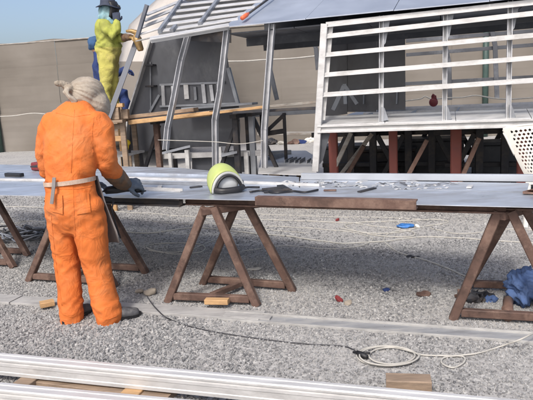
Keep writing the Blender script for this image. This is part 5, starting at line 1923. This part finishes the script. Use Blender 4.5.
bm = remeshed(blue_body, 0.02, 4)
folds(bm, 0.018, (1, 1, 0.7), 6.5, lambda co: 1.0, 1)
zb = Bp(97, 51.5).z
for fc in bm.faces:
    fc.material_index = 1 if fc.calc_center_median().z > zb else 0
helper = link('person', bm, [BLUE, SKIN], True, base=Bp(108, 108))
tag(helper, 'person in dark blue work clothes crouched behind the lime welder', 'person')
bm = remeshed(lambda bm: (ball(bm, Bp(94.5, 43.5), 0.105, 0.105, 0.105), ball(bm, Bp(91, 46.5), 0.05, 0.06, 0.06), ball(bm, Bp(97, 41.0), 0.08, 0.09, 0.03)), 0.014, 3)
folds(bm, 0.014, (1, 1, 1), 12)
add_mesh('hood', bm, mat('blue hood cloth', (0.035, 0.085, 0.18), 0.85), helper)
for s in (-1, 1):
    bm = remeshed(lambda bm: hand(bm, Bp(125.5, 69.5, 0.16 * s), (0.7, -0.2 * s, -0.3), (0, 0, -1), 0.18, 0.5, 1.15), 0.009, 2)
    add_mesh('glove', bm, BLUE, helper)

# ---- timber seat and standing board for the two on the scaffold
zt = Y(109, 119.5).z
plat = thing('work_platform', Vector((Y(110, 119).x, Y0 + 0.3, 0)), 'timber platform under the boots of the lime welder', 'platform')
for k in range(3):
    part(plat, 'plank', lambda bm, k=k: bar(bm, Vector((Y(92, 119).x, Y0 - 0.22 + 0.27 * k, zt - 0.02)), Vector((Y(128, 119).x, Y0 - 0.22 + 0.27 * k, zt - 0.02)), 0.25, 0.035, UPZ, 0.1), WOOD_G)
for px, dy in ((111, -0.26), (125.5, -0.2), (111, 0.5), (125.5, 0.5)):
    part(plat, 'leg', lambda bm, px=px, dy=dy: bar(bm, Vector((Y(px, 119).x, Y0 + dy, 0)), Vector((Y(px, 119).x, Y0 + dy, zt - 0.038)), 0.07, 0.07, (0, 1, 0), 0.1), WOOD if px < 115 else WOOD_G)
part(plat, 'rung', lambda bm: bar(bm, Y(111, 127, -0.2), Y(125.5, 126, -0.2), 0.05, 0.07, UPZ, 0.1), WOOD_G)
part(plat, 'rung', lambda bm: bar(bm, Y(111, 139, -0.2), Y(125.5, 138.4, -0.2), 0.05, 0.07, UPZ, 0.1), WOOD)
for k, (xa, xb, ya, hh) in enumerate(((117.5, 124.5, 118.2, 0.16), (125.2, 131.5, 118.2, 0.13), (118.5, 129, 107.0, 0.05))):
    def f(bm, xa=xa, xb=xb, hh=hh, k=k):
        z_ = zt - 0.002 if k < 2 else zt + 0.16
        bar(bm, Vector((Y(xa, 119).x, Y0 - 0.25 + 0.1 * (k == 1), z_ + hh / 2)), Vector((Y(xb, 119).x, Y0 - 0.25 + 0.1 * (k == 1), z_ + hh / 2)), 0.12, hh, UPZ, 0.08)
    single('wood_block', f, (WOOD_G, WOOD_G, WOOD)[k], ['squarish brown timber block beside the boots of the lime welder', 'second brown timber block, outermost beside the lime welder', 'thin pale board resting on the block beside the lime welder'][k], 'block')
stool = thing('timber_crate', Vector((Bp(112, 110).x, B0, 0)), 'rough timber crate behind the lime welder, seat of the blue figure', 'crate')
zt2 = Bp(108, 104).z
for k in range(4):
    part(stool, 'slat', lambda bm, k=k: bar(bm, Vector((Bp(100, 105).x, B0 - 0.18, zt2 - 0.09 - 0.12 * k)), Vector((Bp(124, 105).x, B0 - 0.18, zt2 - 0.09 - 0.12 * k)), 0.02, 0.10, UPZ, 0.1), WOOD_G)
part(stool, 'top', lambda bm: bar(bm, Vector((Bp(100, 105).x, B0, zt2 - 0.02)), Vector((Bp(124, 105).x, B0, zt2 - 0.02)), 0.4, 0.03, UPZ, 0.1), WOOD)
for px in (101, 123):
    for dy in (-0.15, 0.15):
        part(stool, 'leg', lambda bm, px=px, dy=dy: bar(bm, Vector((Bp(px, 105).x, B0 + dy, 0)), Vector((Bp(px, 105).x, B0 + dy, zt2 - 0.036)), 0.05, 0.05, (0, 1, 0), 0.1), WOOD_G)
# yellow tool on a small shelf sheet below
shelf = thing('work_stand', SD(118, 158, 0.5), 'small metal topped stand below the welder carrying a yellow tool', 'stand')
shelf.location.z = 0
shz = SD(118, 154, 0.5).z


def q_(px, dv):
    p = SD(px, 154, 0.5)
    return Vector((p.x, p.y, shz)) + HV * dv


part(shelf, 'top', lambda bm: slab(bm, [q_(106, -0.1), q_(129, -0.1), q_(129, 0.45), q_(106, 0.45)], 0.03), ALU_W)
for px, dv in ((108, -0.05), (127, -0.05), (108, 0.4), (127, 0.4)):
    part(shelf, 'leg', lambda bm, px=px, dv=dv: bar(bm, Vector((q_(px, dv).x, q_(px, dv).y, 0)), q_(px, dv) - Vector((0, 0, 0.031)), 0.05, 0.05, (0, 1, 0)), DSTEEL)
tb = q_(123.5, 0.1)
ytool = thing('power_tool', tb, 'small yellow power tool standing on the metal topped stand', 'tool')
part(ytool, 'body', lambda bm: (ball(bm, tb + Vector((0, 0, 0.14)), 0.06, 0.05, 0.05), bar(bm, tb + Vector((0, 0, 0.04)), tb + Vector((0.01, 0, 0.13)), 0.045, 0.05, (1, 0, 0), 0.2)), YTOOL, True)
part(ytool, 'battery', lambda bm: bar(bm, tb + Vector((0, 0, 0.0)), tb + Vector((0, 0, 0.045)), 0.08, 0.1, (1, 0, 0), 0.15), BLACK)
